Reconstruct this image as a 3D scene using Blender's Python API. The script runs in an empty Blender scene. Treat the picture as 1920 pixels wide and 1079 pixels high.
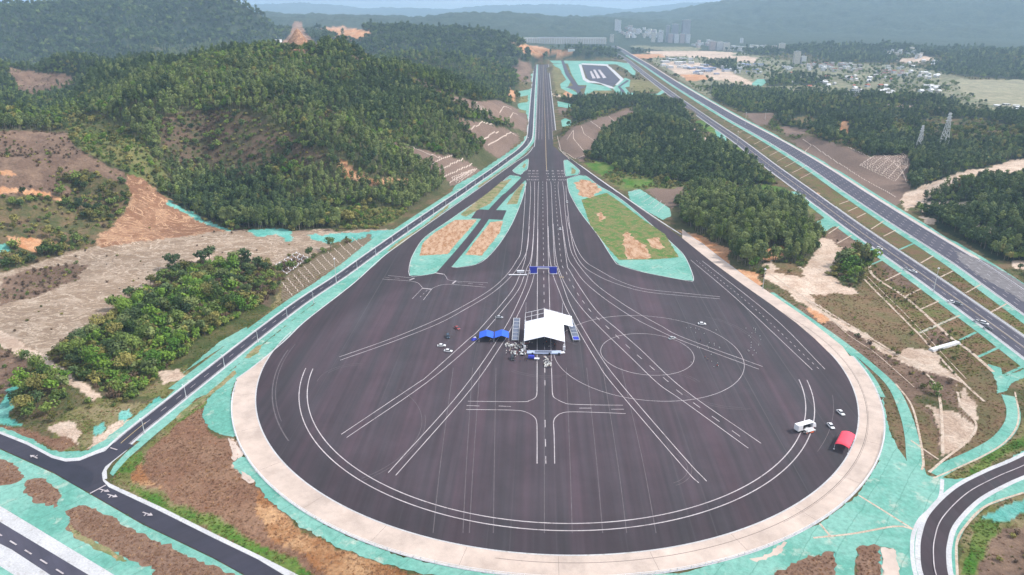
import bpy, bmesh, math, random
import numpy as np
from mathutils import Vector, Matrix
from mathutils.geometry import tessellate_polygon

random.seed(7); rng = np.random.default_rng(7)
SC = bpy.context.scene
COL = SC.collection
R = math.radians

# ---------------------------------------------------------------- camera, sky, sun, exposure
H, F, P = 171.0, 1330.0, R(21.55)          # eye height (m), focal length (px of 1920), pitch below the horizon
cam_data = bpy.data.cameras.new("camera")
cam = bpy.data.objects.new("camera", cam_data); COL.objects.link(cam)
cam.location = (0, 0, H); cam.rotation_euler = (math.pi / 2 - P, 0, 0)
cam_data.sensor_width = 36.0; cam_data.lens = 36.0 * F / 1920.0
cam_data.clip_start = 1.0; cam_data.clip_end = 60000.0
SC.camera = cam
SUN_EL, SUN_AZ = R(46), R(88)              # azimuth measured from +Y towards +X
world = bpy.data.worlds.new("World"); SC.world = world; world.use_nodes = True
wn = world.node_tree; wn.nodes.clear()
sky = wn.nodes.new("ShaderNodeTexSky"); sky.sky_type = 'NISHITA'; sky.sun_disc = False
sky.sun_elevation = SUN_EL; sky.sun_rotation = SUN_AZ; sky.altitude = 200; sky.air_density = 1.0; sky.dust_density = 4.0; sky.ozone_density = 2.0
# thin cloud veil over the clear sky
tc = wn.nodes.new("ShaderNodeTexCoord"); mp = wn.nodes.new("ShaderNodeMapping"); mp.inputs["Scale"].default_value = (3, 3, 14)
cn = wn.nodes.new("ShaderNodeTexNoise"); cn.inputs["Scale"].default_value = 1.6; cn.inputs["Detail"].default_value = 6
cr = wn.nodes.new("ShaderNodeMapRange"); cr.inputs[1].default_value = 0.42; cr.inputs[2].default_value = 0.68; cr.inputs[3].default_value = 0.45; cr.inputs[4].default_value = 0.9
mx = wn.nodes.new("ShaderNodeMixRGB"); mx.inputs["Color2"].default_value = (10.8, 10.6, 10.6, 1)
bg = wn.nodes.new("ShaderNodeBackground"); bg.inputs["Strength"].default_value = 0.105
wo = wn.nodes.new("ShaderNodeOutputWorld")
L = wn.links.new
L(tc.outputs["Generated"], mp.inputs["Vector"]); L(mp.outputs[0], cn.inputs["Vector"]); L(cn.outputs["Fac"], cr.inputs[0])
L(cr.outputs[0], mx.inputs["Fac"]); L(sky.outputs[0], mx.inputs["Color1"]); L(mx.outputs[0], bg.inputs["Color"]); L(bg.outputs[0], wo.inputs["Surface"])
sun_d = bpy.data.lights.new("sun", 'SUN'); sun_d.energy = 3.9; sun_d.angle = R(2.5); sun_d.color = (1.0, 0.95, 0.88)
sun = bpy.data.objects.new("sun", sun_d); COL.objects.link(sun)
sdir = Vector((math.sin(SUN_AZ) * math.cos(SUN_EL), math.cos(SUN_AZ) * math.cos(SUN_EL), math.sin(SUN_EL)))
sun.rotation_euler = (-sdir).to_track_quat('-Z', 'Y').to_euler(); sun.location = (0, 0, 900)
SC.view_settings.view_transform = 'Standard'; SC.view_settings.look = 'None'; SC.view_settings.gamma = 1
SC.view_settings.exposure = 0.52
SC.render.engine = 'CYCLES'
SC.cycles.use_denoising = True
SC.cycles.max_bounces = 5; SC.cycles.diffuse_bounces = 2; SC.cycles.glossy_bounces = 2; SC.cycles.volume_bounces = 1
SC.cycles.transparent_max_bounces = 6; SC.cycles.use_adaptive_sampling = True; SC.cycles.adaptive_threshold = 0.02

# ---------------------------------------------------------------- picture <-> place
cP, sP = math.cos(P), math.sin(P)
def G(px, py, z=0.0):
    """point at height z that stands at pixel (px, py) of the 1920-wide photograph"""
    u = np.asarray(px, float) - 960.0; v = 539.5 - np.asarray(py, float)
    t = (z - H) / (-F * sP + v * cP)
    return np.stack([u * t, (F * cP + v * sP) * t], -1)
def pix(x, y, z):
    dz = z - H
    d = y * cP - dz * sP; up = y * sP + dz * cP
    d = np.maximum(d, 1.0)
    return 960.0 + F * x / d, 539.5 - F * up / d
def PL(s):
    """'x,y x,y ...' -> list of pixel pairs"""
    return [tuple(float(a) for a in q.split(',')) for q in s.split()]
def W(s, z=0.0):
    p = np.array(PL(s) if isinstance(s, str) else s, float)
    return G(p[:, 0], p[:, 1], z)
AX = math.radians(2.155)                     # the runway's direction off +Y
DISC = np.array([20.7, 336.8]); RD = 148.6; RO = 158.7

# ---------------------------------------------------------------- custom properties
def tag(o, label=None, cat=None, group=None, kind=None):
    if label: o["label"] = label
    if cat: o["category"] = cat
    if group: o["group"] = group
    if kind: o["kind"] = kind
    return o

# ---------------------------------------------------------------- materials
def mat(name, col, rough=0.85, var=0.15, scale=1.0, bump=0.0, col2=None, metallic=0.0, spec=0.3, coords='Object'):
    m = bpy.data.materials.new(name); m.use_nodes = True
    nt = m.node_tree; b = nt.nodes["Principled BSDF"]
    b.inputs["Roughness"].default_value = rough; b.inputs["Metallic"].default_value = metallic
    b.inputs["Specular IOR Level"].default_value = spec
    t = nt.nodes.new("ShaderNodeTexCoord")
    n = nt.nodes.new("ShaderNodeTexNoise"); n.inputs["Scale"].default_value = scale; n.inputs["Detail"].default_value = 5; n.inputs["Roughness"].default_value = 0.65
    nt.links.new(t.outputs[coords], n.inputs["Vector"])
    mr = nt.nodes.new("ShaderNodeMapRange"); mr.inputs[1].default_value = 0.3; mr.inputs[2].default_value = 0.7
    nt.links.new(n.outputs["Fac"], mr.inputs[0])
    mix = nt.nodes.new("ShaderNodeMixRGB")
    c2 = col2 or tuple(min(1, c * (1 + var)) for c in col)
    c1 = col if col2 else tuple(c * (1 - var) for c in col)
    mix.inputs["Color1"].default_value = (*c1, 1); mix.inputs["Color2"].default_value = (*c2, 1)
    nt.links.new(mr.outputs[0], mix.inputs["Fac"]); nt.links.new(mix.outputs[0], b.inputs["Base Color"])
    if bump:
        bp = nt.nodes.new("ShaderNodeBump"); bp.inputs["Strength"].default_value = bump; bp.inputs["Distance"].default_value = 0.3
        nt.links.new(n.outputs["Fac"], bp.inputs["Height"]); nt.links.new(bp.outputs[0], b.inputs["Normal"])
    m.diffuse_color = (*col, 1)
    return m

def asphalt(name, ca, cb, seam=0.35, ang=AX, streak=1.0):
    """paved surface: tinted paving lanes and pale seams along one direction, plus stains"""
    m = bpy.data.materials.new(name); m.use_nodes = True; nt = m.node_tree; N = nt.nodes.new; K = nt.links.new
    b = nt.nodes["Principled BSDF"]; b.inputs["Roughness"].default_value = 0.8; b.inputs["Specular IOR Level"].default_value = 0.35
    t = N("ShaderNodeTexCoord")
    ro = N("ShaderNodeMapping"); ro.inputs["Rotation"].default_value = (0, 0, ang); K(t.outputs["Object"], ro.inputs["Vector"])
    m1 = N("ShaderNodeMapping"); m1.inputs["Scale"].default_value = (0.10, 0.004, 1); K(ro.outputs[0], m1.inputs["Vector"])
    n1 = N("ShaderNodeTexNoise"); n1.inputs["Scale"].default_value = 1.0; n1.inputs["Detail"].default_value = 4; K(m1.outputs[0], n1.inputs["Vector"])
    m2 = N("ShaderNodeMapping"); m2.inputs["Scale"].default_value = (0.42, 0.012, 1); K(ro.outputs[0], m2.inputs["Vector"])
    n2 = N("ShaderNodeTexNoise"); n2.inputs["Scale"].default_value = 1.0; n2.inputs["Detail"].default_value = 3; K(m2.outputs[0], n2.inputs["Vector"])
    n3 = N("ShaderNodeTexNoise"); n3.inputs["Scale"].default_value = 0.035; n3.inputs["Detail"].default_value = 6; n3.inputs["Roughness"].default_value = 0.7; K(ro.outputs[0], n3.inputs["Vector"])
    # seams between paving lanes, wandering in strength
    sx = N("ShaderNodeSeparateXYZ"); K(ro.outputs[0], sx.inputs[0])
    fr = N("ShaderNodeMath"); fr.operation = 'PINGPONG'; fr.inputs[1].default_value = 4.0; K(sx.outputs["X"], fr.inputs[0])
    ls = N("ShaderNodeMapRange"); ls.inputs[1].default_value = 0.0; ls.inputs[2].default_value = 0.35; ls.inputs[3].default_value = 1.0; ls.inputs[4].default_value = 0.0; K(fr.outputs[0], ls.inputs[0])
    st = N("ShaderNodeMapRange"); st.inputs[1].default_value = 0.52; st.inputs[2].default_value = 0.8; K(n1.outputs["Fac"], st.inputs[0])
    sm = N("ShaderNodeMath"); sm.operation = 'MULTIPLY'; K(ls.outputs[0], sm.inputs[0]); K(st.outputs[0], sm.inputs[1])
    a = N("ShaderNodeMapRange"); a.inputs[1].default_value = 0.35; a.inputs[2].default_value = 0.65; K(n1.outputs["Fac"], a.inputs[0])
    mixc = N("ShaderNodeMixRGB"); mixc.inputs["Color1"].default_value = (*ca, 1); mixc.inputs["Color2"].default_value = (*cb, 1); K(a.outputs[0], mixc.inputs["Fac"])
    # brightness = lane streaks * stains
    v = N("ShaderNodeMapRange"); v.inputs[1].default_value = 0.3; v.inputs[2].default_value = 0.7; v.inputs[3].default_value = 1 - 0.17 * streak; v.inputs[4].default_value = 1 + 0.20 * streak; K(n2.outputs["Fac"], v.inputs[0])
    v3 = N("ShaderNodeMapRange"); v3.inputs[1].default_value = 0.3; v3.inputs[2].default_value = 0.7; v3.inputs[3].default_value = 0.82; v3.inputs[4].default_value = 1.18; K(n3.outputs["Fac"], v3.inputs[0])
    mu = N("ShaderNodeMath"); mu.operation = 'MULTIPLY'; K(v.outputs[0], mu.inputs[0]); K(v3.outputs[0], mu.inputs[1])
    # the outermost band of the disc was laid last: darker, scuffed
    ds = N("ShaderNodeVectorMath"); ds.operation = 'DISTANCE'; K(t.outputs["Object"], ds.inputs[0]); ds.inputs[1].default_value = (DISC[0], DISC[1], 0.06)
    nw = N("ShaderNodeMath"); nw.operation = 'MULTIPLY_ADD'; nw.inputs[1].default_value = 26; K(n3.outputs["Fac"], nw.inputs[0]); K(ds.outputs["Value"], nw.inputs[2])
    bd = N("ShaderNodeMapRange"); bd.inputs[1].default_value = 141; bd.inputs[2].default_value = 149; bd.inputs[3].default_value = 1.0; bd.inputs[4].default_value = 0.72 if name.startswith('purple') else 1.0; K(nw.outputs[0], bd.inputs[0])
    b2 = N("ShaderNodeMapRange"); b2.inputs[1].default_value = 166; b2.inputs[2].default_value = 172; b2.inputs[3].default_value = 1.0; b2.inputs[4].default_value = 1.4; K(nw.outputs[0], b2.inputs[0])
    m0 = N("ShaderNodeMath"); m0.operation = 'MULTIPLY'; K(mu.outputs[0], m0.inputs[0]); K(bd.outputs[0], m0.inputs[1])
    sc = N("ShaderNodeVectorMath"); sc.operation = 'SCALE'; K(mixc.outputs[0], sc.inputs[0]); K(m0.outputs[0], sc.inputs["Scale"])
    se = N("ShaderNodeMath"); se.operation = 'MULTIPLY'; se.inputs[1].default_value = seam; K(sm.outputs[0], se.inputs[0])
    fin = N("ShaderNodeMixRGB"); fin.inputs["Color2"].default_value = (0.3, 0.27, 0.29, 1); K(se.outputs[0], fin.inputs["Fac"]); K(sc.outputs[0], fin.inputs["Color1"])
    K(fin.outputs[0], b.inputs["Base Color"])
    m.diffuse_color = (*ca, 1)
    return m

M = {}
M['asphalt'] = asphalt('purple_grey_asphalt', (0.062, 0.040, 0.052), (0.043, 0.037, 0.045), 0.24)
M['road'] = asphalt('dark_road_asphalt', (0.030, 0.029, 0.045), (0.036, 0.034, 0.050), 0.05, 0.9, 0.6)
M['road_far'] = asphalt('highway_asphalt', (0.050, 0.048, 0.072), (0.060, 0.056, 0.080), 0.1, -0.75, 0.6)
M['fresh'] = mat('fresh_asphalt', (0.022, 0.022, 0.036), 0.6, 0.25, 0.15)
M['paint'] = mat('road_paint', (0.50, 0.46, 0.50), 0.6, 0.12, 0.5)
M['yellow'] = mat('yellow_road_paint', (0.50, 0.38, 0.20), 0.6, 0.12, 0.5)
M['worn'] = mat('worn_seam', (0.115, 0.10, 0.11), 0.8, 0.3, 0.4)
M['sand'] = mat('pale_concrete_ring', (0.46, 0.365, 0.325), 0.9, 0.07, 0.06, col2=(0.56, 0.46, 0.415))
M['concrete'] = mat('white_concrete', (0.52, 0.52, 0.54), 0.85, 0.12, 0.3)
M['teal'] = mat('teal_ground_netting', (0.085, 0.31, 0.265), 0.85, 0.2, 0.09, bump=0.3, col2=(0.17, 0.40, 0.36))
def patchy(name, cols, s1=0.06, s2=0.5, bump=0.4, thr=(0.42, 0.56), dist=0.0, stretch=None, seam=0):
    """three colours in natural patches: cols[0] over cols[1], flecked with cols[2]"""
    m = bpy.data.materials.new(name); m.use_nodes = True; nt = m.node_tree; N = nt.nodes.new; K = nt.links.new; b = nt.nodes["Principled BSDF"]; b.inputs["Roughness"].default_value = 0.92; b.inputs["Specular IOR Level"].default_value = 0.15
    t = N("ShaderNodeTexCoord"); mp_ = N("ShaderNodeMapping"); mp_.inputs["Scale"].default_value = stretch or (1, 1, 1); mp_.inputs["Rotation"].default_value = (0, 0, 0.7); K(t.outputs["Object"], mp_.inputs[0])
    def ns(sc, det, ro): n = N("ShaderNodeTexNoise"); n.inputs["Scale"].default_value = sc; n.inputs["Detail"].default_value = det; n.inputs["Roughness"].default_value = ro; n.inputs["Distortion"].default_value = dist; K(mp_.outputs[0], n.inputs["Vector"]); return n
    a, c, d = ns(s1, 8, .68), ns(s2, 5, .7), ns(s1 * 3.1, 7, .72)
    r1 = N("ShaderNodeMapRange"); r1.inputs[1].default_value, r1.inputs[2].default_value = thr; K(a.outputs["Fac"], r1.inputs[0]); r2 = N("ShaderNodeMapRange"); r2.inputs[1].default_value = .56; r2.inputs[2].default_value = .66; K(d.outputs["Fac"], r2.inputs[0])
    x = N("ShaderNodeMixRGB"); x.inputs["Color1"].default_value = (*cols[0], 1); x.inputs["Color2"].default_value = (*cols[1], 1); K(r1.outputs[0], x.inputs["Fac"])
    y = N("ShaderNodeMixRGB"); y.inputs["Color2"].default_value = (*cols[2], 1); K(x.outputs[0], y.inputs["Color1"]); K(r2.outputs[0], y.inputs["Fac"])
    v = N("ShaderNodeMapRange"); v.inputs[1].default_value = .3; v.inputs[2].default_value = .7; v.inputs[3].default_value = .78; v.inputs[4].default_value = 1.2; K(c.outputs["Fac"], v.inputs[0]); z = N("ShaderNodeVectorMath"); z.operation = 'SCALE'; K(y.outputs[0], z.inputs[0]); K(v.outputs[0], z.inputs["Scale"]); K(z.outputs[0], b.inputs["Base Color"])
    if seam:      # overlapping widths of cloth: faint lines every few metres, wavering
        sx = N("ShaderNodeSeparateXYZ"); K(mp_.outputs[0], sx.inputs[0]); wv = N("ShaderNodeMath"); wv.operation = 'MULTIPLY_ADD'; wv.inputs[1].default_value = 5; K(a.outputs["Fac"], wv.inputs[0]); K(sx.outputs["X"], wv.inputs[2])
        pp = N("ShaderNodeMath"); pp.operation = 'PINGPONG'; pp.inputs[1].default_value = seam / 2; K(wv.outputs[0], pp.inputs[0]); sr = N("ShaderNodeMapRange"); sr.inputs[1].default_value = 0; sr.inputs[2].default_value = .28; sr.inputs[3].default_value = .5; sr.inputs[4].default_value = 0; K(pp.outputs[0], sr.inputs[0])
        q = N("ShaderNodeMixRGB"); q.inputs["Color2"].default_value = (*[c_ * .55 for c_ in cols[0]], 1); K(sr.outputs[0], q.inputs["Fac"]); K(z.outputs[0], q.inputs["Color1"]); K(q.outputs[0], b.inputs["Base Color"])
    bp = N("ShaderNodeBump"); bp.inputs["Strength"].default_value = bump; bp.inputs["Distance"].default_value = .4; K(c.outputs["Fac"], bp.inputs["Height"]); K(bp.outputs[0], b.inputs["Normal"]); return m
M['teal'] = patchy('teal_ground_netting', ((0.110, 0.305, 0.25), (0.18, 0.375, 0.32), (0.34, 0.42, 0.36)), 0.035, 0.5, 0.45, seam=9)
M['concrete'] = patchy('white_concrete', ((0.50, 0.50, 0.52), (0.44, 0.44, 0.46), (0.34, 0.33, 0.32)), 0.10, 1.5, 0.1)
M['sand'] = patchy('pale_concrete_ring', ((0.475, 0.385, 0.335), (0.50, 0.41, 0.36), (0.46, 0.37, 0.32)), 0.015, 0.08, 0.0)
M['rubble'] = patchy('sandy_rubble', ((0.42, 0.32, 0.25), (0.50, 0.41, 0.34), (0.26, 0.18, 0.12)), 0.2, 1.6, 0.5)
M['paint'] = patchy('road_paint', ((0.50, 0.46, 0.48), (0.40, 0.36, 0.38), (0.24, 0.21, 0.22)), 0.09, 1.5, 0.05)
M['soil'] = patchy('dry_brown_soil', ((0.165, 0.095, 0.065), (0.20, 0.125, 0.09), (0.30, 0.19, 0.12)), 0.12, 0.9, 0.6)
M['joint'] = mat('dark_joint', (0.16, 0.13, 0.12), 0.9, 0.2, 1)
M['white'] = mat('white_coating', (0.72, 0.72, 0.76), 0.5, 0.03, 1)
M['steel'] = mat('galvanised_steel', (0.62, 0.63, 0.66), 0.45, 0.08, 2, metallic=0.2)

# ---------------------------------------------------------------- mesh helpers
def link(name, verts, faces, m, parent=None, smooth=False):
    me = bpy.data.meshes.new(name); me.from_pydata([tuple(map(float, v)) for v in verts], [], [tuple(map(int, f)) for f in faces])
    me.materials.append(m) if m else None
    if smooth: me.polygons.foreach_set('use_smooth', [True] * len(me.polygons))
    me.update()
    o = bpy.data.objects.new(name, me); COL.objects.link(o)
    if parent: o.parent = parent
    return o
FOOT = []                                       # footprints that must stay flat
def poly_faces(pts, z):
    tri = tessellate_polygon([[Vector((p[0], p[1], 0)) for p in pts]])
    v = [(p[0], p[1], z) for p in pts]; f = []
    for t in tri:
        a, b, c = (Vector(v[i]) for i in t)
        f.append(t if (b - a).cross(c - a).z > 0 else (t[0], t[2], t[1]))
    return v, f
class Sheet:
    """flat pieces of one surface lying on the level ground"""
    def __init__(s, z, flat=True): s.v = []; s.f = []; s.z = z; s.flat = flat; s.k = 0
    def lift(s): s.k += 1; return s.k * 0.00012
    def poly(s, pts, dz=0.0, jag=0.0):
        pts = np.asarray(pts, float)
        if jag: pts = roughen(pts, jag)
        v, f = poly_faces(pts, s.z + dz + s.lift()); n = len(s.v); s.v += v; s.f += [tuple(n + i for i in t) for t in f]
        if s.flat: FOOT.append(pts)
        return s
    def px(s, text, dz=0.0, jag=0.0): return s.poly(W(text), dz, jag)
    def strip(s, pts, w0, w1=None, dz=0.0):
        """ribbon from offset w0 to offset w1 (metres right of the line)"""
        pts = np.asarray(pts, float)
        if w1 is None: w0, w1 = -w0 / 2, w0 / 2
        d = np.gradient(pts, axis=0); d /= np.linalg.norm(d, axis=1)[:, None] + 1e-9
        nrm = np.stack([d[:, 1], -d[:, 0]], -1)
        w0 = np.broadcast_to(w0, len(pts))[:, None]; w1 = np.broadcast_to(w1, len(pts))[:, None]
        a = pts + nrm * w0; b = pts + nrm * w1; n = len(s.v); dz = dz + s.lift()
        for i in range(len(pts)): s.v += [(a[i][0], a[i][1], s.z + dz), (b[i][0], b[i][1], s.z + dz)]
        for i in range(len(pts) - 1): s.f.append((n + 2 * i, n + 2 * i + 1, n + 2 * i + 3, n + 2 * i + 2))
        if s.flat: FOOT.append(np.concatenate([a, b[::-1]]))
        return s
    def dashes(s, pts, w, on, off, start=0.0, dz=0.0):
        pts = resample(pts, 1.0); acc = start
        while acc + on < len(pts) - 1:
            s.strip(pts[int(acc):int(acc + on) + 1], w, dz=dz); acc += on + off
        return s
    def build(s, name, m, kind='structure', parent=None):
        o = link(name, s.v, s.f, m, parent)
        if kind: o["kind"] = kind
        return o
def smooth_line(p, n=8):
    p = np.asarray(p, float)
    if len(p) < 3: return resample(p, 6.0)
    q = np.vstack([2 * p[0] - p[1], p, 2 * p[-1] - p[-2]]); out = []
    t = np.linspace(0, 1, n, endpoint=False)[:, None]
    for i in range(1, len(q) - 2):
        a, b, c, d = q[i - 1], q[i], q[i + 1], q[i + 2]
        out.append(0.5 * (2 * b + (c - a) * t + (2 * a - 5 * b + 4 * c - d) * t ** 2 + (-a + 3 * b - 3 * c + d) * t ** 3))
    return np.vstack(out + [q[-2][None]])
def SL(s, n=8): return smooth_line(W(s), n)
def resample(p, step):
    p = np.asarray(p, float); d = np.linalg.norm(np.diff(p, axis=0), axis=1); c = np.concatenate([[0], np.cumsum(d)])
    m = max(2, int(c[-1] / step) + 1); t = np.linspace(0, c[-1], m)
    return np.stack([np.interp(t, c, p[:, 0]), np.interp(t, c, p[:, 1])], -1)
def roughen(pts, amp):
    q = resample(np.vstack([pts, pts[:1]]), max(1.2, amp))[:-1]
    c = np.roll(q, -1, 0) - np.roll(q, 1, 0); c /= np.linalg.norm(c, axis=1)[:, None] + 1e-9
    n = np.stack([c[:, 1], -c[:, 0]], -1)
    r = rng.normal(0, 1, len(q)); k = np.array([1, 2, 1]) / 4.0
    r = np.convolve(np.concatenate([r[-1:], r, r[:1]]), k, 'valid') + 0.6 * rng.normal(0, 1, len(q))
    return q + n * (r * amp * 0.45)[:, None]
def arc(c, r, a0, a1, n=120):
    a = np.radians(np.linspace(a0, a1, n)); return np.stack([c[0] + r * np.cos(a), c[1] + r * np.sin(a)], -1)
def circle_from(c, r, n=160): return arc(c, r, 0, 360 - 360 / n, n)

# ================================================================ THE SETTING: paved surfaces
def ang_of(px, py, c=DISC):
    w = G(px, py); return math.degrees(math.atan2(w[1] - c[1], w[0] - c[0]))
# --- the disc and the runway
aL, aR = ang_of(515, 653), ang_of(1570, 677)
up_left = "583,593 640,550 673,523 708,493 723,477 750,460 792,427 840,393 889,359 933,327 960,308 987,290 998,277 1002,265 1004.5,215 1007,167 1009,121"
up_right = "1028.3,121 1033,167 1038.5,205 1042,240 1044,267 1047,280 1067,295 1107,325 1157,360 1200,391 1279,447 1330,488 1397,537 1447,572 1493,606 1527,635"
aLd = aL + 360 if aL < 0 else aL
outline = np.vstack([W(up_right), arc(DISC, RD, aR, -(360 - aLd) , 200), W(up_left)])
S = Sheet(0.060).poly(outline); S.build('proving_ground_asphalt', M['asphalt'])
# --- pale ring round the disc, running on as a shoulder up the right side
b0 = ang_of(436, 716); b0 = b0 + 360 if b0 < 0 else b0
b1 = ang_of(1600, 668)
Sr = Sheet(0.040)
Sr.poly(np.vstack([W("583,593 545,628 533,640 480,684 443,710"), arc(DISC, RO, b0, b1 + 360, 220), W("1593,668 1580,650 1513,597 1437,545 1397,518 1350,483 1310,453 1279,430 1279,447"), outline[len(PL(up_right)) - 8:len(PL(up_right))], arc(DISC, RD - 3, aR, -(360 - aLd), 160)]))
Sr.build('concrete_ring_apron', M['sand'])
J = Sheet(0.052, False)
J.strip(arc(DISC, RD + 3.4, 40, -100, 160), 0.22); J.strip(arc(DISC, RD + 3.9, 30, -60, 100), 0.12)
for a in np.arange(-200, 20, 12): J.strip([DISC + (RD + 0.5) * np.array([math.cos(R(a)), math.sin(R(a))]), DISC + (RO - 0.5) * np.array([math.cos(R(a)), math.sin(R(a))])], 0.10)
J.build('ring_joints', M['joint'])
K_ = Sheet(0.075, False)
K_.strip(arc(DISC, RD - 0.1, aLd - 8, aR + 360 + 4, 200), 0.55)
K_.strip(arc(DISC, RO + 0.2, b0, b1 + 360, 200), 0.7)
K_.strip(SL("443,711 480,684 533,640 573,602 640,550 673,523 723,478 792,428 889,360 960,309 987,291 999,277 1003,265 1006,200 1009,121"), 0.8)
K_.strip(SL("1029,121 1034,167 1042.5,240 1045,266 1048,279 1067,294 1107,323 1157,358 1200,388 1240,415 1279,440"), 0.3, 1.6)
K_.strip(SL("1279,440 1310,452 1350,483 1397,518"), 0.2, 0.8)
K_.build('disc_kerb', M['concrete'])

# --- roads
R_left = SL("205,856 228,832 262,803 300,773 367,720 430,670 500,615 570,563 640,517 700,474 760,432 820,391 866,360 890,343 925,319 955,297 975,282 988,268 993.5,255 996,225 1000,167 1004,121")
R_h1 = SL("1150,99 1171,110 1212,142 1267,183 1325,224 1380,262 1440,308 1511,360 1588,417 1655,464 1732,517 1805,569 1886,627 1960,682 2060,758")
R_h2 = SL("1010,74 1060,74.5 1110,77 1135,81 1160,91 1181,104 1212,122 1244,143 1280,166 1362,215 1447,262 1530,312 1602,360 1687,415 1755,457 1820,498 1883,542 1960,596 2060,668")
R_far = SL("985,113 1020,112 1060,113 1110,114 1150,116 1175,121")
T = Sheet(0.020)
RO_ = Sheet(0.045)
KW = Sheet(0.034)
KW.strip(R_left[6:], -4.9, 4.9); RO_.strip(R_left[3:], 7.4)
RO_.build('service_road', M['road'])
T.strip(R_left[30:], -10, -4.8); T.strip(R_left[10:], 4.8, 9)
H1 = Sheet(0.045).strip(R_h1, 15.5); H1.build('near_highway', M['road_far']); KW.strip(R_h1, -9.0, 9.0)
H2 = Sheet(0.045).strip(R_h2, 21.0); H2.build('far_highway', M['road_far']); KW.strip(R_h2, -11.6, 11.4); VG = Sheet(0.0338).strip(R_h2[20:], -14.4, -11.5); VG.build('sandy_verge', M['sand']); DU = Sheet(0.0455, False); DU.px('1790,470 1850,492 1900,520 1960,560 1960,590 1890,548 1840,520 1800,490', jag=1.2); DU.build('dusty_lane_patch', mat('dusty_asphalt', (0.16, 0.15, 0.16), 0.9, 0.3, 0.3))
T.strip(R_h2[40:], 11.4, 17.5); T.strip(R_h1[56:], 8.9, 14.5); T.strip(R_h2[60:], -18, -13.4)
# bottom-left junction
J1 = Sheet(0.047)
J1.px("-140,758 -60,791 0,814 50,834 97,859 123,866 150,864 180,852 213,841 232,828 252,836 235,846 212,864 197,876 191,888 193,902 204,914 300,959 400,1009 483,1049 533,1079 640,1136 760,1200 640,1200 560,1137 460,1079 400,1046 267,982 170,926 100,886 0,841 -60,813 -140,775")
J1.build('junction_road', M['road'])
Sheet(0.056, False).px("55,850 97,861 123,868 143,871 165,880 175,888 173,905 165,916 140,908 100,884 60,866", jag=0.7).build('fresh_asphalt_patch', M['fresh'])
KW.px("-140,754 -60,786 0,809 52,829 99,854 123,860 150,858 178,846 208,834 200,845 180,856 150,868 123,870 95,863 48,838 0,818 -60,795 -140,762")
KW.px("193,897 206,907 304,952 404,1002 487,1042 560,1079 660,1130 780,1200 756,1200 636,1136 530,1080 480,1049 398,1010 298,960 200,916 190,905")
KW.px("240,824 248,836 232,850 211,867 200,882 201,898 193,900 187,888 192,876 208,862")
# parallel road at the lower-left corner
KW.px("-160,850 -30,930 0,949 230,1088 330,1150 300,1200 -160,1200 ", dz=0.002)
C2 = Sheet(0.047); C2.px("-160,880 -60,942 0,979 167,1079 260,1136 330,1178 230,1178 180,1136 95,1079 22,1031 0,1020 -60,985 -160,922"); C2.build('lower_left_road', M['road_far'])
T.px("-160,1075 -60,1120 0,1062 27,1079 90,1120 40,1160 -160,1160", dz=0.022)
# bottom-right curved road
R_rb = SL("2060,800 1990,838 1919,874 1870,895 1813,926 1767,972 1752,1012 1750,1046 1755,1079 1775,1130 1800,1190")
C3 = Sheet(0.046).strip(R_rb, 7.6); C3.build('curved_road', M['asphalt'])
KW.strip(R_rb, -5.4, 5.4); KW.strip(SL("1767,899 1763,932 1745,955 1727,972 1716,992 1711,1012 1711,1046 1717,1079 1730,1120"), 1.3)
# runway-side lot and its roads
S2 = Sheet(0.05); S2.px("1092,122 1137,125 1162,150 1149,163 1102,149"); S2.px("1052,114 1057,114 1068,140 1082,158 1094,181 1085,181 1074,160 1060,140"); S2.px("1060,164 1074,161 1082,162 1100,163 1082,170")
S2.px("1176,150 1180,152 1163,163 1170,170 1178,184 1174,184 1158,163"); S2.build('side_lot', M['road_far'])
S3 = Sheet(0.062, False); 
for a in ("1106,134 1109,133.6 1117,147 1111,147.5", "1112,131 1116,131 1126,146.6 1120,147.6", "1121,131 1125,131 1137,146 1131,147"): S3.px(a)
S3.build('white_painted_pads', M['paint'])
KW.px("1085,121 1090,121 1098,147 1106,152 1128,154 1148,163 1154,166 1145,166 1125,157 1102,155 1093,150"); KW.px("1090,119 1140,121 1170,149 1158,160 1153,160 1163,150 1137,124 1091,121.5")
# teal netting, crisp strips and polygons
T.px("352,752 440,690 500,640 560,592 640,530 700,487 760,445 820,403 880,362 940,320 985,285 998,277 960,308 933,327 889,360 840,393 792,427 750,460 708,493 640,550 583,593 533,637 480,684 440,716 433,740 437,790 447,818 430,820 413,816 392,803 379,778 388,750 398,738", dz=0.003, jag=0.8)
T.px("213,874 236,849 300,797 352,752 362,757 300,808 240,860 222,880 212,893 206,888", dz=0.003)
T.px("439,868 452,855 468,860 493,898 567,958 633,998 700,1025 773,1049 873,1069 940,1080 1040,1084 1040,1095 900,1094 800,1078 720,1058 640,1030 560,985 500,935 478,905 452,890 438,878", jag=0.9)
T.px("0,843 100,888 170,928 267,984 400,1048 460,1081 560,1137 560,1200 380,1200 260,1110 213,1082 0,952 -60,915 -160,855 -160,777 -60,815", dz=0.003)
T.px("-60,780 0,800 40,815 80,835 95,845 130,848 165,845 200,822 240,790 290,757 312,746 340,722 352,722 262,789 215,832 180,850 150,862 123,864 97,858 50,832 0,812 -60,790", dz=0.003, jag=0.7)
T.px("343,700 413,640 463,613 468,622 430,643 353,693", jag=0.5)
T.px("523,580 560,552 640,495 700,447 735,430 745,438 640,510 530,590", jag=0.6)
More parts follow.
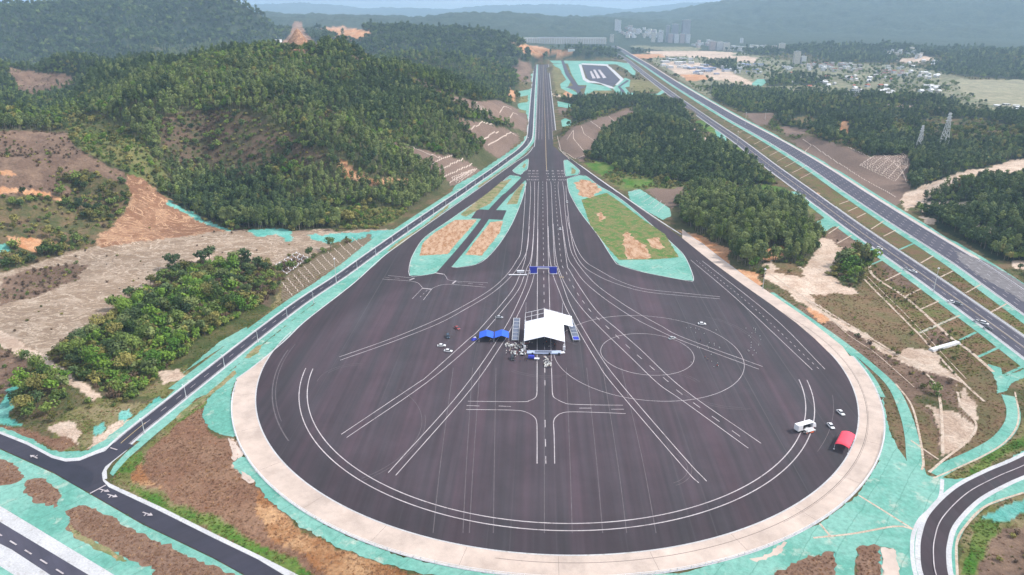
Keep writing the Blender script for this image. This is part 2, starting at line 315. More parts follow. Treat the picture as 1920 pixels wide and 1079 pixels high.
big_teal = "1655,745 1663,790 1672,820 1690,850 1712,878 1745,893 1790,899 1830,893 1890,862 1919,846 2000,805 2000,830 1919,875 1813,926 1767,972 1750,1012 1750,1079 1760,1150 1690,1150 1687,1079 1677,1030 1647,1024 1607,1028 1603,1060 1602,1150 1563,1150 1567,1034 1513,1048 1443,1082 1380,1120 1200,1130 1040,1095 1040,1084 1280,1075 1413,1035 1537,983 1607,930 1647,866 1656,800"
T.px(big_teal, dz=0.001, jag=0.5)
T.px("2000,860 1919,897 1847,932 1807,962 1783,992 1773,1019 1773,1052 1777,1079 1800,1140 1830,1140 1797,1079 1796,1019 1812,986 1849,950 1921,925 2000,890", dz=0.003)
T.strip(SL("1397,520 1447,555 1513,602 1580,650 1630,702 1655,745"), -1.3, 1.0)
T.strip(SL("1447,549 1513,595 1580,643 1640,692 1675,728 1697,775 1709,820 1714,862 1722,892"), np.linspace(-1.5, -3.2, 65)[:65], np.linspace(1.5, 3.0, 65)[:65])
T.strip(SL("1890,742 1900,770 1896,797 1873,826 1833,850 1785,872 1752,890"), 5.4)
T.px("1852,683 1875,690 1882,706 1960,680 1960,695 1900,716 1886,735 1868,738 1870,718 1860,700", jag=0.6)
T.px("1530,418 1547,408 1565,410 1563,425 1545,436 1530,438", jag=1)
T.px("1177,360 1200,355 1257,392 1259,405 1243,413 1183,380", jag=0.8)
T.px("1052,226 1060,222 1070,226 1072,236 1064,243 1054,238", jag=0.8)
T.px("1410,157 1420,149 1433,149 1436,155 1428,162 1410,160", jag=1)
for a in ("985,113 1150,115 1180,120 1150,121 1030,119 1004,119 985,117", "990,104 1030,103 1075,104 1075,110 1000,110", "1035,120 1055,120 1072,150 1064,164 1085,176 1085,183 1052,166 1050,158 1062,150 1050,132", "1063,115 1090,118 1096,148 1106,156 1140,163 1150,172 1146,181 1115,170 1094,181 1100,160 1084,160 1072,140",
          "1148,118 1178,119 1192,135 1190,144 1170,128", "1156,160 1172,146 1182,150 1180,163 1172,164 1182,176 1172,182 1160,178 1148,166", "1178,176 1200,181 1240,178 1246,173 1242,169 1232,176 1200,178 1184,174", "968,172 994,168 994,178 975,182", "1045,190 1072,196 1070,204 1046,200", "968,194 990,192 986,208 975,205 966,200", "1340,243 1360,256 1366,272 1350,270", "1000,160 1003,121 1000,121 996,160 992,200 988,250 975,266 960,278 920,305 880,332 850,348 848,358 872,348 920,318 960,290 985,268 992,250 996,205"):
    T.px(a, dz=0.003, jag=0.7)
# teal and pale drains crossing the embankments
RB = Sheet(0.03, False); RC = Sheet(0.032, False)
for a in ("1330,795 1560,695", "1560,835 1650,790", "1660,930 1790,870", "1790,1040 1918,980", "1060,410 1130,380", "1220,325 1300,290"):
    p = [(1280 + x / 3, 360 + y / 3) for x, y in PL(a)]; RB.strip(resample(W(p), 3), 1.6)
for a in ("1140,500 1230,455", "1250,590 1340,545", "1340,660 1440,615", "820,235 880,195", "870,290 950,245", "930,330 1000,290", "1330,795 1560,695",
          "980,145 1030,120", "1060,210 1130,165", "1130,250 1200,215", "1340,400 1410,360", "1450,480 1520,445", "1590,570 1680,520", "1730,680 1840,620", "930,110 985,85", "880,70 935,50"):
    p = [(1280 + x / 3, 360 + y / 3) for x, y in PL(a)]; RC.strip(resample(W(p), 3), 1.1)
for i in range(14):      # median drains further up the highway
    t = i / 14; a = np.array([1500, 335]) * (1 - t) + np.array([1300, 185]) * t; b = a + np.array([28, -14]) * (1 - 0.45 * t); RC.strip(resample(W([a, b]), 3), 0.8)
zz = lambda s, ox=1280, oy=356, k=2.972: [(ox + x / k, oy + y / k) for x, y in PL(s)]
RC.strip(smooth_line(W(zz("1040,400 1062,480 1240,600 1400,740 1500,830 1600,900 1730,1015")), 12), 1.9)
RC.strip(smooth_line(W(zz("1000,490 1150,640 1300,790 1400,900 1560,1070 1680,1180")), 14), 1.3); RC.strip(smooth_line(W(zz("1022,480 1170,625 1320,775 1420,885 1580,1055")), 14), 0.5)
RC.strip(smooth_line(W(zz("640,575 840,700 1020,810 1210,925 1400,1005 1560,1075")), 12), 1.5)
RC.strip(smooth_line(W(zz("760,640 900,790 1060,900 1200,1020 1290,1100")), 12), 0.5)
RC.strip(SL("1663,719 1690,756 1703,806 1710,859 1707,875"), -4.5, -3.6)
RC.strip(SL("1430,505 1500,553 1560,600 1625,637 1690,672 1740,705 1760,740 1766,790 1768,850"), 1.2)
RC.strip(SL("1795,735 1803,762 1830,795 1815,826 1770,862 1742,886"), 1.0)
RC.strip(SL("1903,735 1910,775 1904,805 1880,833 1838,858 1790,880 1750,897"), 0.7)
for a in ("1610,929 1660,960 1712,993", "1525,1009 1600,1001 1680,987 1712,993", "1537,982 1557,1006", "1708,826 1735,845 1760,862"): RC.strip(resample(SL(a, 4), 3), 0.8)
RC.strip(SL("1919,924 1849,949 1811,986 1794,1019 1795,1079"), 0.8)
# islands between runway and taxi lanes
IS = Sheet(0.068)
IS.px("768,517 769,493 777,473 792,450 813,433 840,415 873,392 917,363 940,343 957,329 973,331 985,338 987,343 983,360 977,380 960,420 937,457 912,485 890,497 857,502 843,500 830,506 815,513 790,517")
IS.px("961,320 975,308 988,299 991,300 989,317 982,322 976,328 965,324"); IS.px("1057,302 1063,300 1078,312 1087,321 1083,328 1061,331")
IS.px("1063,336 1087,329 1100,331 1122,348 1147,362 1175,382 1223,423 1267,463 1283,480 1295,505 1300,527 1279,525 1207,511 1163,498 1150,487 1120,440 1087,397 1067,360")
IS.build('netted_islands', M['teal'])
IK = Sheet(0.072, False)
for a in ("815,513 790,517 768,517 769,493 777,473 792,450 813,433 840,415 873,392 917,363 940,343 957,329 973,331", "987,343 983,360 977,380 960,420 937,457 912,485 890,497 857,502 843,500",
          "961,320 975,308 988,299 991,300 989,317 982,322 976,328 965,324 961,320", "1057,302 1063,300 1078,312 1087,321 1083,328 1061,331 1057,302",
          "1063,336 1087,329 1100,331 1122,348 1147,362 1175,382 1223,423 1267,463 1283,480 1295,505 1300,527 1279,525 1207,511 1163,498 1150,487 1120,440 1087,397 1067,360 1063,336"):
    IK.strip(SL(a, 3), 0.45)
IK.build('island_kerbs', M['concrete'])
lane = SL("985,332 957,360 947,368 918,400 896,430 868,465 838,500 822,518")
IR = Sheet(0.078, False).strip(lane, 7.0); IR.px("895,393 950,395 942,413 883,410"); IR.build('island_lane', M['asphalt'])
IE = Sheet(0.082, False)
for a in ("787,480 792,457 813,438 853,413 895,412 880,430 853,460 840,477", "873,478 887,457 907,433 920,417 943,415 937,437 917,463 903,480"): IE.px(a, jag=0.5)
M['earth'] = patchy('orange_earth', ((0.30, 0.15, 0.07), (0.46, 0.30, 0.20), (0.50, 0.42, 0.36)), 0.12, 0.8, 0.5, stretch=(2.2, .8, 1))
M['drygrass'] = patchy('dry_grass', ((0.13, 0.16, 0.06), (0.26, 0.22, 0.12), (0.40, 0.26, 0.15)), 0.13, 0.8, 0.5)
M['lushgrass'] = patchy('patchy_grass', ((0.062, 0.155, 0.030), (0.17, 0.165, 0.065), (0.38, 0.22, 0.13)), 0.14, 0.8, 0.5)
IE.build('island_earth', M['earth'])
IG = Sheet(0.082, False)
for a in ("863,403 887,383 915,362 940,341 960,335 938,360 918,383 901,391 873,407", "950,384 965,361 978,345 983,345 976,362 970,383", "979,313 984,306 986,310 983,316", "1072,314 1080,320 1078,326 1071,327"): IG.px(a, jag=0.5)
IG.build('island_dry_grass', M['drygrass'])
IL = Sheet(0.082, False).px("1090,375 1137,362 1160,377 1207,413 1247,440 1273,483 1227,487 1160,488 1133,457 1107,423", jag=0.5); IL.build('island_grass', M['lushgrass'])
IS2 = Sheet(0.083, False); 
for a in ("1078,344 1090,337 1110,341 1130,357 1118,362 1108,372 1096,370 1086,366", "1166,440 1180,436 1192,450 1210,462 1222,484 1200,487 1178,486 1172,466", "1215,450 1232,446 1244,462 1236,470 1222,464", "1118,402 1128,398 1136,410 1128,416"): IS2.px(a, jag=2.6)
IS2.build('island_bare_soil', M['earth'])
T.build('ground_netting', M['teal']); KW.build('kerbs_and_verges', M['concrete'])
SD = Sheet(0.0325, False)
for a in ("-160,880 -60,870 0,862 25,868 47,897 30,908 0,912 -60,915 -160,900", "50,900 75,895 113,920 117,933 103,952 70,940 45,922", "125,959 145,946 162,946 200,966 250,996 320,1026 400,1062 450,1088 520,1130 440,1130 330,1110 287,1090 283,1062 233,1049 187,1019 160,1012 130,996",
          "1443,1079 1513,1046 1567,1033 1563,1079 1560,1150 1400,1150", "1607,1026 1630,1021 1650,1024 1652,1079 1655,1150 1602,1150"): SD.px(a, jag=1.3)
SD.build('bare_soil_patches', M['soil'])
SE = Sheet(0.0332, False)
for a in ("1652,1026 1677,1031 1687,1079 1690,1150 1658,1150 1655,1079", "1405,1048 1440,1040 1475,1016 1462,1040 1420,1054", "428,822 448,836 455,855 437,866 434,845", "452,884 466,892 478,905 468,908 455,897"): SE.px(a, jag=.8)
SE.build('sandy_patches', M['sand'])
SG = Sheet(0.0328, False)
for a in ("725,471 752,450 790,427 820,402 843,382 840,390 800,424 762,452 735,471", "330,784 352,762 385,742 440,694 444,700 420,722 385,748 350,780 330,792", "459,671 480,650 493,646 486,660 468,672", "130,985 150,1000 190,1020 240,1052 232,1056 180,1030 135,1005", "895,350 925,330 965,304 968,308 930,334 900,354"): SG.px(a, jag=.7)
SG.build('grass_strips', M['drygrass'])

# ---------------------------------------------------------------- road markings
P1 = Sheet(0.092, False)
LW = 0.34
F_lines = """985,341 985,360 982,410 977,470 968,490 955,510 933,533 907,552 873,572 823,598 740,633 636,670
994,341 995,360 992,420 989,465 977,493 957,520 923,550 873,580 823,607 740,640 638,676
992.5,425 987,473 983,493 973,520 957,550 900,617 877,638 800,707 783,719 640,815
1002.5,341 1002,400 997,477 988,503 982,520 968,550 913,617 890,642 800,718 650,821
1002,410 998,477 990,517 979,550 945,618 868,730 728,887
1010,341 1009,360 1007,477 1001,517 990,550 955,623 943,643 883,730 742,892
1008.6,430 1008,500 1007.5,550 1007,719 1006.5,737
1024.6,341 1025.5,360 1028,477 1030,550 1035,719 1036,737
1027.8,425 1029.5,470 1036,512 1048,545 1062,580 1090,630 1120,680 1147,719 1279,874 1310,906
1032.5,341 1034,360 1039,480 1044,501 1057,540 1073,580 1120,660 1163,719 1279,854 1325,903
1037,420 1042,480 1050,511 1065,542 1092,580 1130,620 1180,668 1233,719 1280,752 1403,841
1047,341 1047,360 1061,480 1070,511 1116,580 1160,620 1200,655 1280,729 1427,832
1055,425 1064,480 1078,505 1095,528 1120,550 1150,572 1187,596 1230,618 1280,640 1423,693
1054.6,341 1057.5,360 1060,400 1068,460 1078,486 1095,510 1120,536 1160,565 1200,590 1240,612 1280,633 1430,688
1063,405 1067,425 1080,463 1097,490 1123,507 1160,527 1207,542 1279,550 1350,557
1061,349 1063,380 1073,455 1090,495 1120,517 1157,533 1207,547 1279,555 1350,561
1295,488 1380,560 1523,694
1317,490 1447,593 1547,693""".split('\n')
for s in F_lines: P1.strip(SL(s, 6), LW)
P1.dashes(SL("1306,489 1347,523 1415,579 1537,694"), 0.3, 2, 3)
P1.dashes(SL("1017.6,341 1018,400 1019,480 1020,550 1021,640 1022,735"), 0.34, 5, 8)
P1.dashes(SL("1040.5,341 1041,360 1051,480 1060,507 1073,535 1104,580 1145,620 1190,662 1257,720 1280,741 1400,828"), 0.34, 5, 8, 2)
for r in (122.15, 125.9):
    c = np.array([20.75, 326.2]); w = G(588, 692) if r < 124 else G(573, 691)
    a0 = math.degrees(math.atan2(w[1] - c[1], w[0] - c[0])); a0 += 360 if a0 < 0 else 0
    w = G(1497, 712) if r < 124 else G(1510, 713); a1 = math.degrees(math.atan2(w[1] - c[1], w[0] - c[0]))
    P1.strip(arc(c, r, a0, a1 + 360, 200), 0.42)
CC = np.array([71.7, 337.8])
P1.strip(np.vstack([circle_from(CC, 24.4, 90), circle_from(CC, 24.4, 90)[:1]]), 0.26)
P1.strip(arc(CC, 49.5, 155, -178, 180), 0.26)
for s in ("1036,737 1038,745 1047,751 1058,756 1070,758.5 1120,760 1168,760.5", "1006.5,737 1004,746 992,752 977,754 877,753", "874,768.5 920,769 967,770 985,773 1000,781 1006,791 1007,815 1007,870",
          "1040,870 1039,815 1038,791 1044,781 1053,775.5 1070,773 1120,774 1173,776.3"): P1.strip(SL(s, 5), LW)
for s in ("875,761 899,762", "935,762 958,763", "1086,766 1109,766", "1146,768 1170,768", "1022,788 1022.2,802", "1022.6,824 1023,838", "1023.2,856 1023.5,870"): P1.strip(W(s), LW)
for s in ("728,517 773,522", "717,524 763,527 783,531 792,540", "792,541 773,561", "915,531 847,527 837,520 833,515", "910,539 847,534 827,535 813,540 809,543", "809,543 794,563"): P1.strip(SL(s, 4), 0.3)
for s in ("815,512 833,515", "792,541 809,543", "768,526 777,522", "848,533 855,527"): P1.strip(W(s), 1.1)
P1.dashes(W("858,530.5 912,535"), 0.25, 3, 4); P1.dashes(W("722,520.5 768,524"), 0.25, 3, 4); P1.dashes(W("801,545 784,561"), 0.25, 2, 3)
# lane lines up the runway
for x0, x1 in ((1004.8, 1012), (1010, 1015), (1016, 1018.2), (1029.3, 1021.6), (1036.5, 1024.8)):
    P1.strip(SL(f"{x0},262 {x0*.55+x1*.45},190 {x1},122", 4), 0.3)
P1.strip(W("1039,262 1029.5,168"), 0.12)
# service road, highways, curved road, lower-left road
for o_ in (-3.3, 3.3): P1.strip(R_left[8:], o_ - 0.12, o_ + 0.12)
P1.dashes(R_left[18:], 0.22, 4, 7)
for o_ in (-7.0, -0.35, 7.0): P1.strip(R_h1, o_ - 0.15, o_ + 0.15)
def offset(pts, o):
    pts = np.asarray(pts); d = np.gradient(pts, axis=0); d /= np.linalg.norm(d, axis=1)[:, None] + 1e-9
    return pts + np.stack([d[:, 1], -d[:, 0]], -1) * o
for o_ in (-3.7, 3.5): P1.dashes(offset(R_h1, o_), 0.25, 5, 8)
for o_ in (-6.2, -2.2, 2.2, 6.2): P1.dashes(offset(R_h2, o_), 0.3, 5, 8)
for o_ in (-9.9, 9.9): P1.strip(R_h2, o_ - 0.15, o_ + 0.15)
P1.strip(R_rb, 0.32)
P1.dashes(W("-60,968 0,1004 115,1075 200,1125"), 0.5, 4, 5)
P1.strip(W("169,927 199,911"), 0.6); P1.strip(W("207,841 220,845"), 0.5)
def arrow(px, py, rot, s=1.0):
    c = G(px, py); d = np.array([math.sin(rot), math.cos(rot)]); n = np.array([d[1], -d[0]])
    P1.strip([c - d * 2.4 * s, c + d * 0.8 * s], 0.45 * s)
    P1.poly([c + d * 0.6 * s - n * 0.9 * s, c + d * 0.6 * s + n * 0.9 * s, c + d * 2.6 * s])
    P1.strip([c - d * 0.6 * s, c + n * 1.4 * s - d * 0.2 * s], 0.4 * s)
arrow(196, 921, 1.9); arrow(211, 931, 1.9); arrow(277, 965, 1.95); arrow(64, 858, -1.1, 1.0)
# characters painted across the lane heads: rows read towards the traffic
def glyph(c, s, kind):
    d = np.array([math.sin(AX), math.cos(AX)]); n = np.array([d[1], -d[0]])
    q = lambda x, y: c + n * x * s + d * y * s * 1.25
    ln = lambda *pts: P1.strip([q(*p) for p in pts], 0.55)
    if kind == '0': ln((-.8, -.6), (-.8, .6), (-.4, 1), (.4, 1), (.8, .6), (.8, -.6), (.4, -1), (-.4, -1), (-.8, -.6))
    elif kind == '8': ln((-.7, -1), (-.7, 1), (.7, 1), (.7, -1), (-.7, -1)); ln((-.7, 0), (.7, 0))
    elif kind == '5': ln((.7, 1), (-.7, 1), (-.7, 0), (.7, 0), (.7, -1), (-.7, -1))
    elif kind == '1': ln((0, 1), (0, -1)); ln((-.5, .5), (0, 1))
    elif kind == '2': ln((-.7, 1), (.7, 1), (.7, 0), (-.7, 0), (-.7, -1), (.7, -1))
    elif kind == '7': ln((-.7, 1), (.7, 1), (0, -1))
    elif kind == '4': ln((-.4, 1), (-.7, -.2), (.8, -.2)); ln((.4, .5), (.4, -1))
    elif kind == 'k': ln((-.8, .5), (.8, .5)); ln((-.9, -.9), (.9, -.9)); ln((0, 1), (0, -.9)); ln((-.6, -.2), (.6, -.2))
    elif kind == 'z': ln((-.8, .9), (.8, .9)); ln((-.7, .1), (.7, .1)); ln((-.4, .9), (-.4, -.9)); ln((.4, .9), (.4, -.9)); ln((-.9, -.9), (.9, -.9))
xs = (991, 999, 1006.5, 1028, 1038.8, 1050, 1058)
for r_, (yy, row) in enumerate(((338, "0000000"), (332, "7001880"), (326.5, "2458k25"), (321.3, "zzkzkzz"))):
    for i, k in enumerate(row):
        xx = 1018 + (xs[i] - 1018) * (0.93 + 0.07 * (yy - 321) / 17) + (0 if i < 3 else -0.4 * r_)
        glyph(G(xx, yy), 1.75, k)
P1.build('road_markings', M['paint'])
P2 = Sheet(0.094, False); P2.strip(SL("1025,320 1024,300 1023,265 1022,230 1020.5,190 1019.5,150 1019,122"), 0.4)
for o_ in (-0.15,): P2.strip(R_h1, 0.15, 0.4)
P2.strip(R_left[8:20], -0.5, -0.25)
P2.build('yellow_line', M['yellow'])
# tyre-polished arcs and old seams on the disc
P3 = Sheet(0.086, False)
P3.strip(arc(DISC, 141, 178, 215, 60), 0.5); P3.strip(arc(DISC, 139.5, 175, 208, 60), 0.3); P3.strip(arc(DISC, 138, -40, -18, 40), 0.25)
for x0, x1 in ((886, 868), (900, 880), (850, 812), (1062, 1073), (1100, 1130), (1130, 1175), (1165, 1230), (930, 925), (1020.5, 1020.8)):
    y1 = 1000; P3.strip(SL(f"{x0},690 {(x0*.4+x1*.6)},860 {x1},{y1}", 5), 0.28)
tr_ = random.Random(11)
for i in range(9):
    r_ = tr_.uniform(9, 46); a_ = tr_.uniform(0, 360); c_ = DISC + np.array([tr_.uniform(-105, 100), tr_.uniform(-105, 60)]); n_ = np.linalg.norm(c_ - DISC)
    for o_ in (0, 1.6):
        q_ = arc(c_, r_ + o_, a_, a_ + tr_.uniform(30, 110), 40); q_ = q_[np.linalg.norm(q_ - DISC, axis=1) < 146]
        if len(q_) > 6: P3.strip(q_, 0.22)
P3.build('paving_seams', M['worn'])

# ================================================================ THE LAND
def rot_noise(x, y, s, seed):
    x = x / s; y = y / s; xi = np.floor(x).astype(np.int64); yi = np.floor(y).astype(np.int64); fx = x - xi; fy = y - yi
    fx = fx * fx * (3 - 2 * fx); fy = fy * fy * (3 - 2 * fy)
    def h(a, b):
        n = (a * 374761393 + b * 668265263 + seed * 1442695041) & 0x7fffffff
        n = ((n ^ (n >> 13)) * 1274126177) & 0x7fffffff
        return ((n ^ (n >> 16)) & 0xffff) / 65535.0
    return (h(xi, yi) * (1 - fx) + h(xi + 1, yi) * fx) * (1 - fy) + (h(xi, yi + 1) * (1 - fx) + h(xi + 1, yi + 1) * fx) * fy
def fbm(x, y, s, seed, o=4):
    r = 0; a = 0.5; t = 0
    for k in range(o):
        r = r + a * rot_noise(x + 37 * k, y - 91 * k, s / 2 ** k, seed + k); t += a; a *= 0.5
    return r / t
RIDGES = """
-250,200,80,200 190,215,66,120 240,165,84,190 300,125,100,260 370,100,113,340 450,83,127,400 560,98,116,420 635,92,119,380 690,108,104,320 760,135,86,260 830,165,62,200 900,205,34,150 950,238,10,90
520,180,86,140 600,215,70,130 690,245,50,120 760,290,22,90
300,190,80,110 330,240,62,100 300,290,40,90
-200,235,78,200 0,246,74,170 120,252,68,140 190,300,44,100 240,336,26,70
-60,390,34,100 60,380,30,90 170,385,22,80 220,420,8,50
262,333,27,75 290,365,16,60
-300,100,95,300 0,125,82,230 60,135,74,200
-60,170,66,160 20,165,62,150 100,157,62,140 170,190,46,120
120,120,72,200 180,96,100,210 230,88,106,220 290,100,96,200
-500,-10,2400,700 -300,-20,2600,700 -100,4,2600,650 0,12,2600,650 60,8,2600,600 120,-2,2700,650 170,-14,2700,650 205,4,2700,500 235,22,2700,350 260,44,2700,250
262,46,2700,250 295,44,2800,250 318,20,2800,320 335,2,2800,450 350,-12,2800,500 370,-6,2800,450 388,10,2800,400 433,30,2900,500 480,38,3000,600 525,42,3200,600 600,58,3400,500
-200,20,15000,2500 250,14,15000,2500 420,10,15000,2500 560,6,15000,3000 640,12,15000,3000 760,14,15000,3000 860,18,15000,3000 960,9,15000,3000 1030,8,15000,3000 1100,16,15000,3000 1180,20,15000,3000 1280,12,15000,3000 1340,4,15000,3000 1400,10,15000,3000 1480,-3,15000,3000 1700,-20,15000,3000
380,30,5000,1500 480,24,5000,1500 524,32,5000,1500 597,25,5000,1500 667,34,5000,1500 707,22,5000,1500 757,31,5000,1500 833,22,5000,1500 893,20,5000,1500 973,31,5000,1500 1040,45,5000,1200 1100,54,5000,800
1000,50,8500,2500 1130,40,8500,2500 1180,37,8500,2500 1240,34,8500,2500 1300,38,8500,2500 1360,40,8500,2500
640,80,2400,400 700,56,2500,500 740,42,2600,600 773,52,2600,600 853,51,2600,600 907,62,2500,500 945,76,2400,350 985,102,2200,200
700,110,1700,250 773,95,1800,300 827,100,1800,300 873,110,1750,260 930,120,1700,180 960,135,1650,120
820,130,1550,200 880,145,1500,160 945,172,1380,100
500,92,1350,150 600,92,1350,150
1330,62,5000,500 1400,38,5800,1800 1480,20,6300,2600 1560,-3,6600,2900 1650,-30,6600,2900 1750,-50,6600,2900 1950,-60,6600,2900 2300,-50,6600,2900
1530,93,2900,300 1570,80,3000,350 1610,76,3000,350 1655,90,2900,300
1740,126,2300,200 1790,105,2400,380 1850,95,2400,420 1920,88,2400,420 2100,80,2400,420
1470,205,16,90 1540,184,22,130 1620,180,24,130 1700,180,25,130 1760,197,20,110 1850,217,15,100 2000,217,20,120
1600,222,22,80 1700,228,24,90 1800,243,20,90 1960,240,28,110
1500,250,8,50 1590,268,13,60 1640,287,15,60 1707,280,17,60 1780,295,15,60
1730,350,8,50 1800,345,14,60 1850,345,16,70 1960,335,24,90
1760,420,5,40 1850,420,9,50 1960,430,14,60
1100,232,12,50 1140,218,17,60 1200,204,22,70 1250,228,25,75 1300,260,22,75 1370,296,15,60 1415,322,6,40
1075,197,6,60 1180,188,11,80 1275,196,10,70
1310,395,6,45 1400,405,8,55 1480,435,5,45
230,660,3,40 330,600,5,50 420,550,6,50 480,520,4,40
50,740,4,25 110,735,4,25
940,74,2300,150 1000,80,2300,200 1100,88,2500,200 """.strip().split('\n')
def crest(px, py, q, cut=True):
    v = 539.5 - py; dy = F * cP + v * sP; dz = -F * sP + v * cP
    t = q / dy if q >= 500 else (q - H) / dz
    z = H + dz * t
    if cut: z -= 20 if q >= 1500 else (11 if z > 40 else (5 if z > 14 else 0))     # leave room for the woodland on top
    return ((px - 960) * t, dy * t, z)
SEG = []
for line in RIDGES:
    p = [tuple(float(a) for a in s.split(',')) for s in line.split()]
    c = [(*crest(a, b, q), w) for a, b, q, w in p]
    SEG.append([(c[i], c[i + 1]) for i in range(len(c) - 1)])
# footprint raster: 0 on paved ground, 1 clear of it
GX0, GY0, GC, GNX, GNY = -700.0, 100.0, 5.0, 440, 680
mask = np.zeros((GNY, GNX), bool)
def pip(px, py, poly):
    poly = np.asarray(poly, float); inside = np.zeros(px.shape, bool); n = len(poly)
    for i in range(n):
        x1, y1 = poly[i]; x2, y2 = poly[(i + 1) % n]
        if y1 == y2: continue
        c = ((y1 > py) != (y2 > py)); xx = (x2 - x1) * (py - y1) / (y2 - y1) + x1
        inside ^= c & (px < xx)
    return inside
def raster(mask_, poly, x0, y0, cs):
    poly = np.asarray(poly); ny, nx = mask_.shape
    i0 = max(0, int((poly[:, 0].min() - x0) / cs) - 1); i1 = min(nx, int((poly[:, 0].max() - x0) / cs) + 2)
    j0 = max(0, int((poly[:, 1].min() - y0) / cs) - 1); j1 = min(ny, int((poly[:, 1].max() - y0) / cs) + 2)
    if i1 <= i0 or j1 <= j0: return
    X, Y = np.meshgrid(x0 + (np.arange(i0, i1) + 0.5) * cs, y0 + (np.arange(j0, j1) + 0.5) * cs)
    mask_[j0:j1, i0:i1] |= pip(X, Y, poly)
for f_ in FOOT:
    if len(f_) > 900: f_ = f_[::3]
    raster(mask, f_, GX0, GY0, GC)
    k = np.clip(((np.asarray(f_) - (GX0, GY0)) / GC).astype(int), 0, (GNX - 1, GNY - 1)); mask[k[:, 1], k[:, 0]] = True
def box(a, r):
    for ax in (0, 1):
        p = np.pad(a, [(r + 1, r) if i == ax else (0, 0) for i in (0, 1)], mode='edge'); c = np.cumsum(p, axis=ax)
        a = (np.take(c, range(2 * r + 1, c.shape[ax]), ax) - np.take(c, range(0, c.shape[ax] - 2 * r - 1), ax)) / (2 * r + 1)
    return a
occ = box((box(mask.astype(float), 1) > 0.01).astype(float), 3); occ = box(occ, 2)
CLEAR = np.clip(1 - occ * 1.25, 0, 1) ** 1.5
def clear_at(x, y):
    fx = np.clip((x - GX0) / GC - 0.5, 0, GNX - 1.001); fy = np.clip((y - GY0) / GC - 0.5, 0, GNY - 1.001)
    i = fx.astype(int); j = fy.astype(int); fx -= i; fy -= j
    v = (CLEAR[j, i] * (1 - fx) + CLEAR[j, i + 1] * fx) * (1 - fy) + (CLEAR[j + 1, i] * (1 - fx) + CLEAR[j + 1, i + 1] * fx) * fy
    out = (x < GX0) | (x > GX0 + GC * GNX) | (y > GY0 + GC * GNY)
    return np.where(out, 1.0, v)
def height(x, y):
    x = np.asarray(x, float); y = np.asarray(y, float); shp = x.shape; x = x.ravel(); y = y.ravel()
    far = np.clip((y - 900) / 1500, 0, 1)
    wx = x + (fbm(x, y, 130, 3, 3) - .5) * (50 + 110 * far); wy = y + (fbm(x, y, 130, 17, 3) - .5) * (50 + 110 * far)
    h = np.zeros_like(x)
    for segs in SEG:
        hr = np.zeros_like(x)
        for (x1, y1, z1, w1), (x2, y2, z2, w2) in segs:
            wm = max(w1, w2)
            s = np.nonzero((wx > min(x1, x2) - wm) & (wx < max(x1, x2) + wm) & (wy > min(y1, y2) - wm) & (wy < max(y1, y2) + wm))[0]
            if not len(s): continue
            dx, dy = x2 - x1, y2 - y1; q = dx * dx + dy * dy
            t = np.clip(((wx[s] - x1) * dx + (wy[s] - y1) * dy) / q, 0, 1)
            d = np.hypot(wx[s] - x1 - t * dx, wy[s] - y1 - t * dy) / (w1 + (w2 - w1) * t)
            z = (z1 + (z2 - z1) * t) * np.cos(np.clip(d, 0, 1) * math.pi / 2) ** 1.7
            hr[s] = np.maximum(hr[s], z)
        h = np.maximum(h, hr) + 0.18 * np.minimum(h, hr)
    pk = crest(557, 63, 1350, False)
    d = np.hypot(x - pk[0], (y - pk[1])); h = np.maximum(h, np.where(d < 70, pk[2] - d * 0.85, -9))
    rg = 1 - np.abs(fbm(x, y, 150, 29, 4) * 2 - 1)
    rs = 1 - np.abs(fbm(x + .25 * y, y, 230, 63, 3) * 2 - 1); u_ = np.clip(h / 125, 0, 1)
    h = h * (1 - 0.55 * np.clip(.92 - rs, 0, 1) * 4 * u_ * (1 - u_))
    rf = 1 - np.abs(fbm(x, y, 750, 71, 4) * 2 - 1)
    h = h * ((0.80 + 0.32 * rg ** 1.5) * (1 - far) + (0.74 + 0.36 * rf ** 1.6) * far) + np.clip(h, 0, 40) / 40 * (fbm(x, y, 60, 5, 4) - .5) * (14 + 22 * far)
    h = h + np.clip((y - 2600) / 2000, 0, 1) * (fbm(x, y, 900, 41, 4) - .45).clip(0) * 110 * np.clip(1 - (y - 9000) / 4000, 0, 1)
    c = clear_at(x, y)
    low = (fbm(x, y, 14, 8, 3) - .5) * 0.9
    h = (h + low) * c
    # the brown bank falls away from the ring towards the lower-left road
    return (h - 0.12 * (c < 0.5)).reshape(shp)
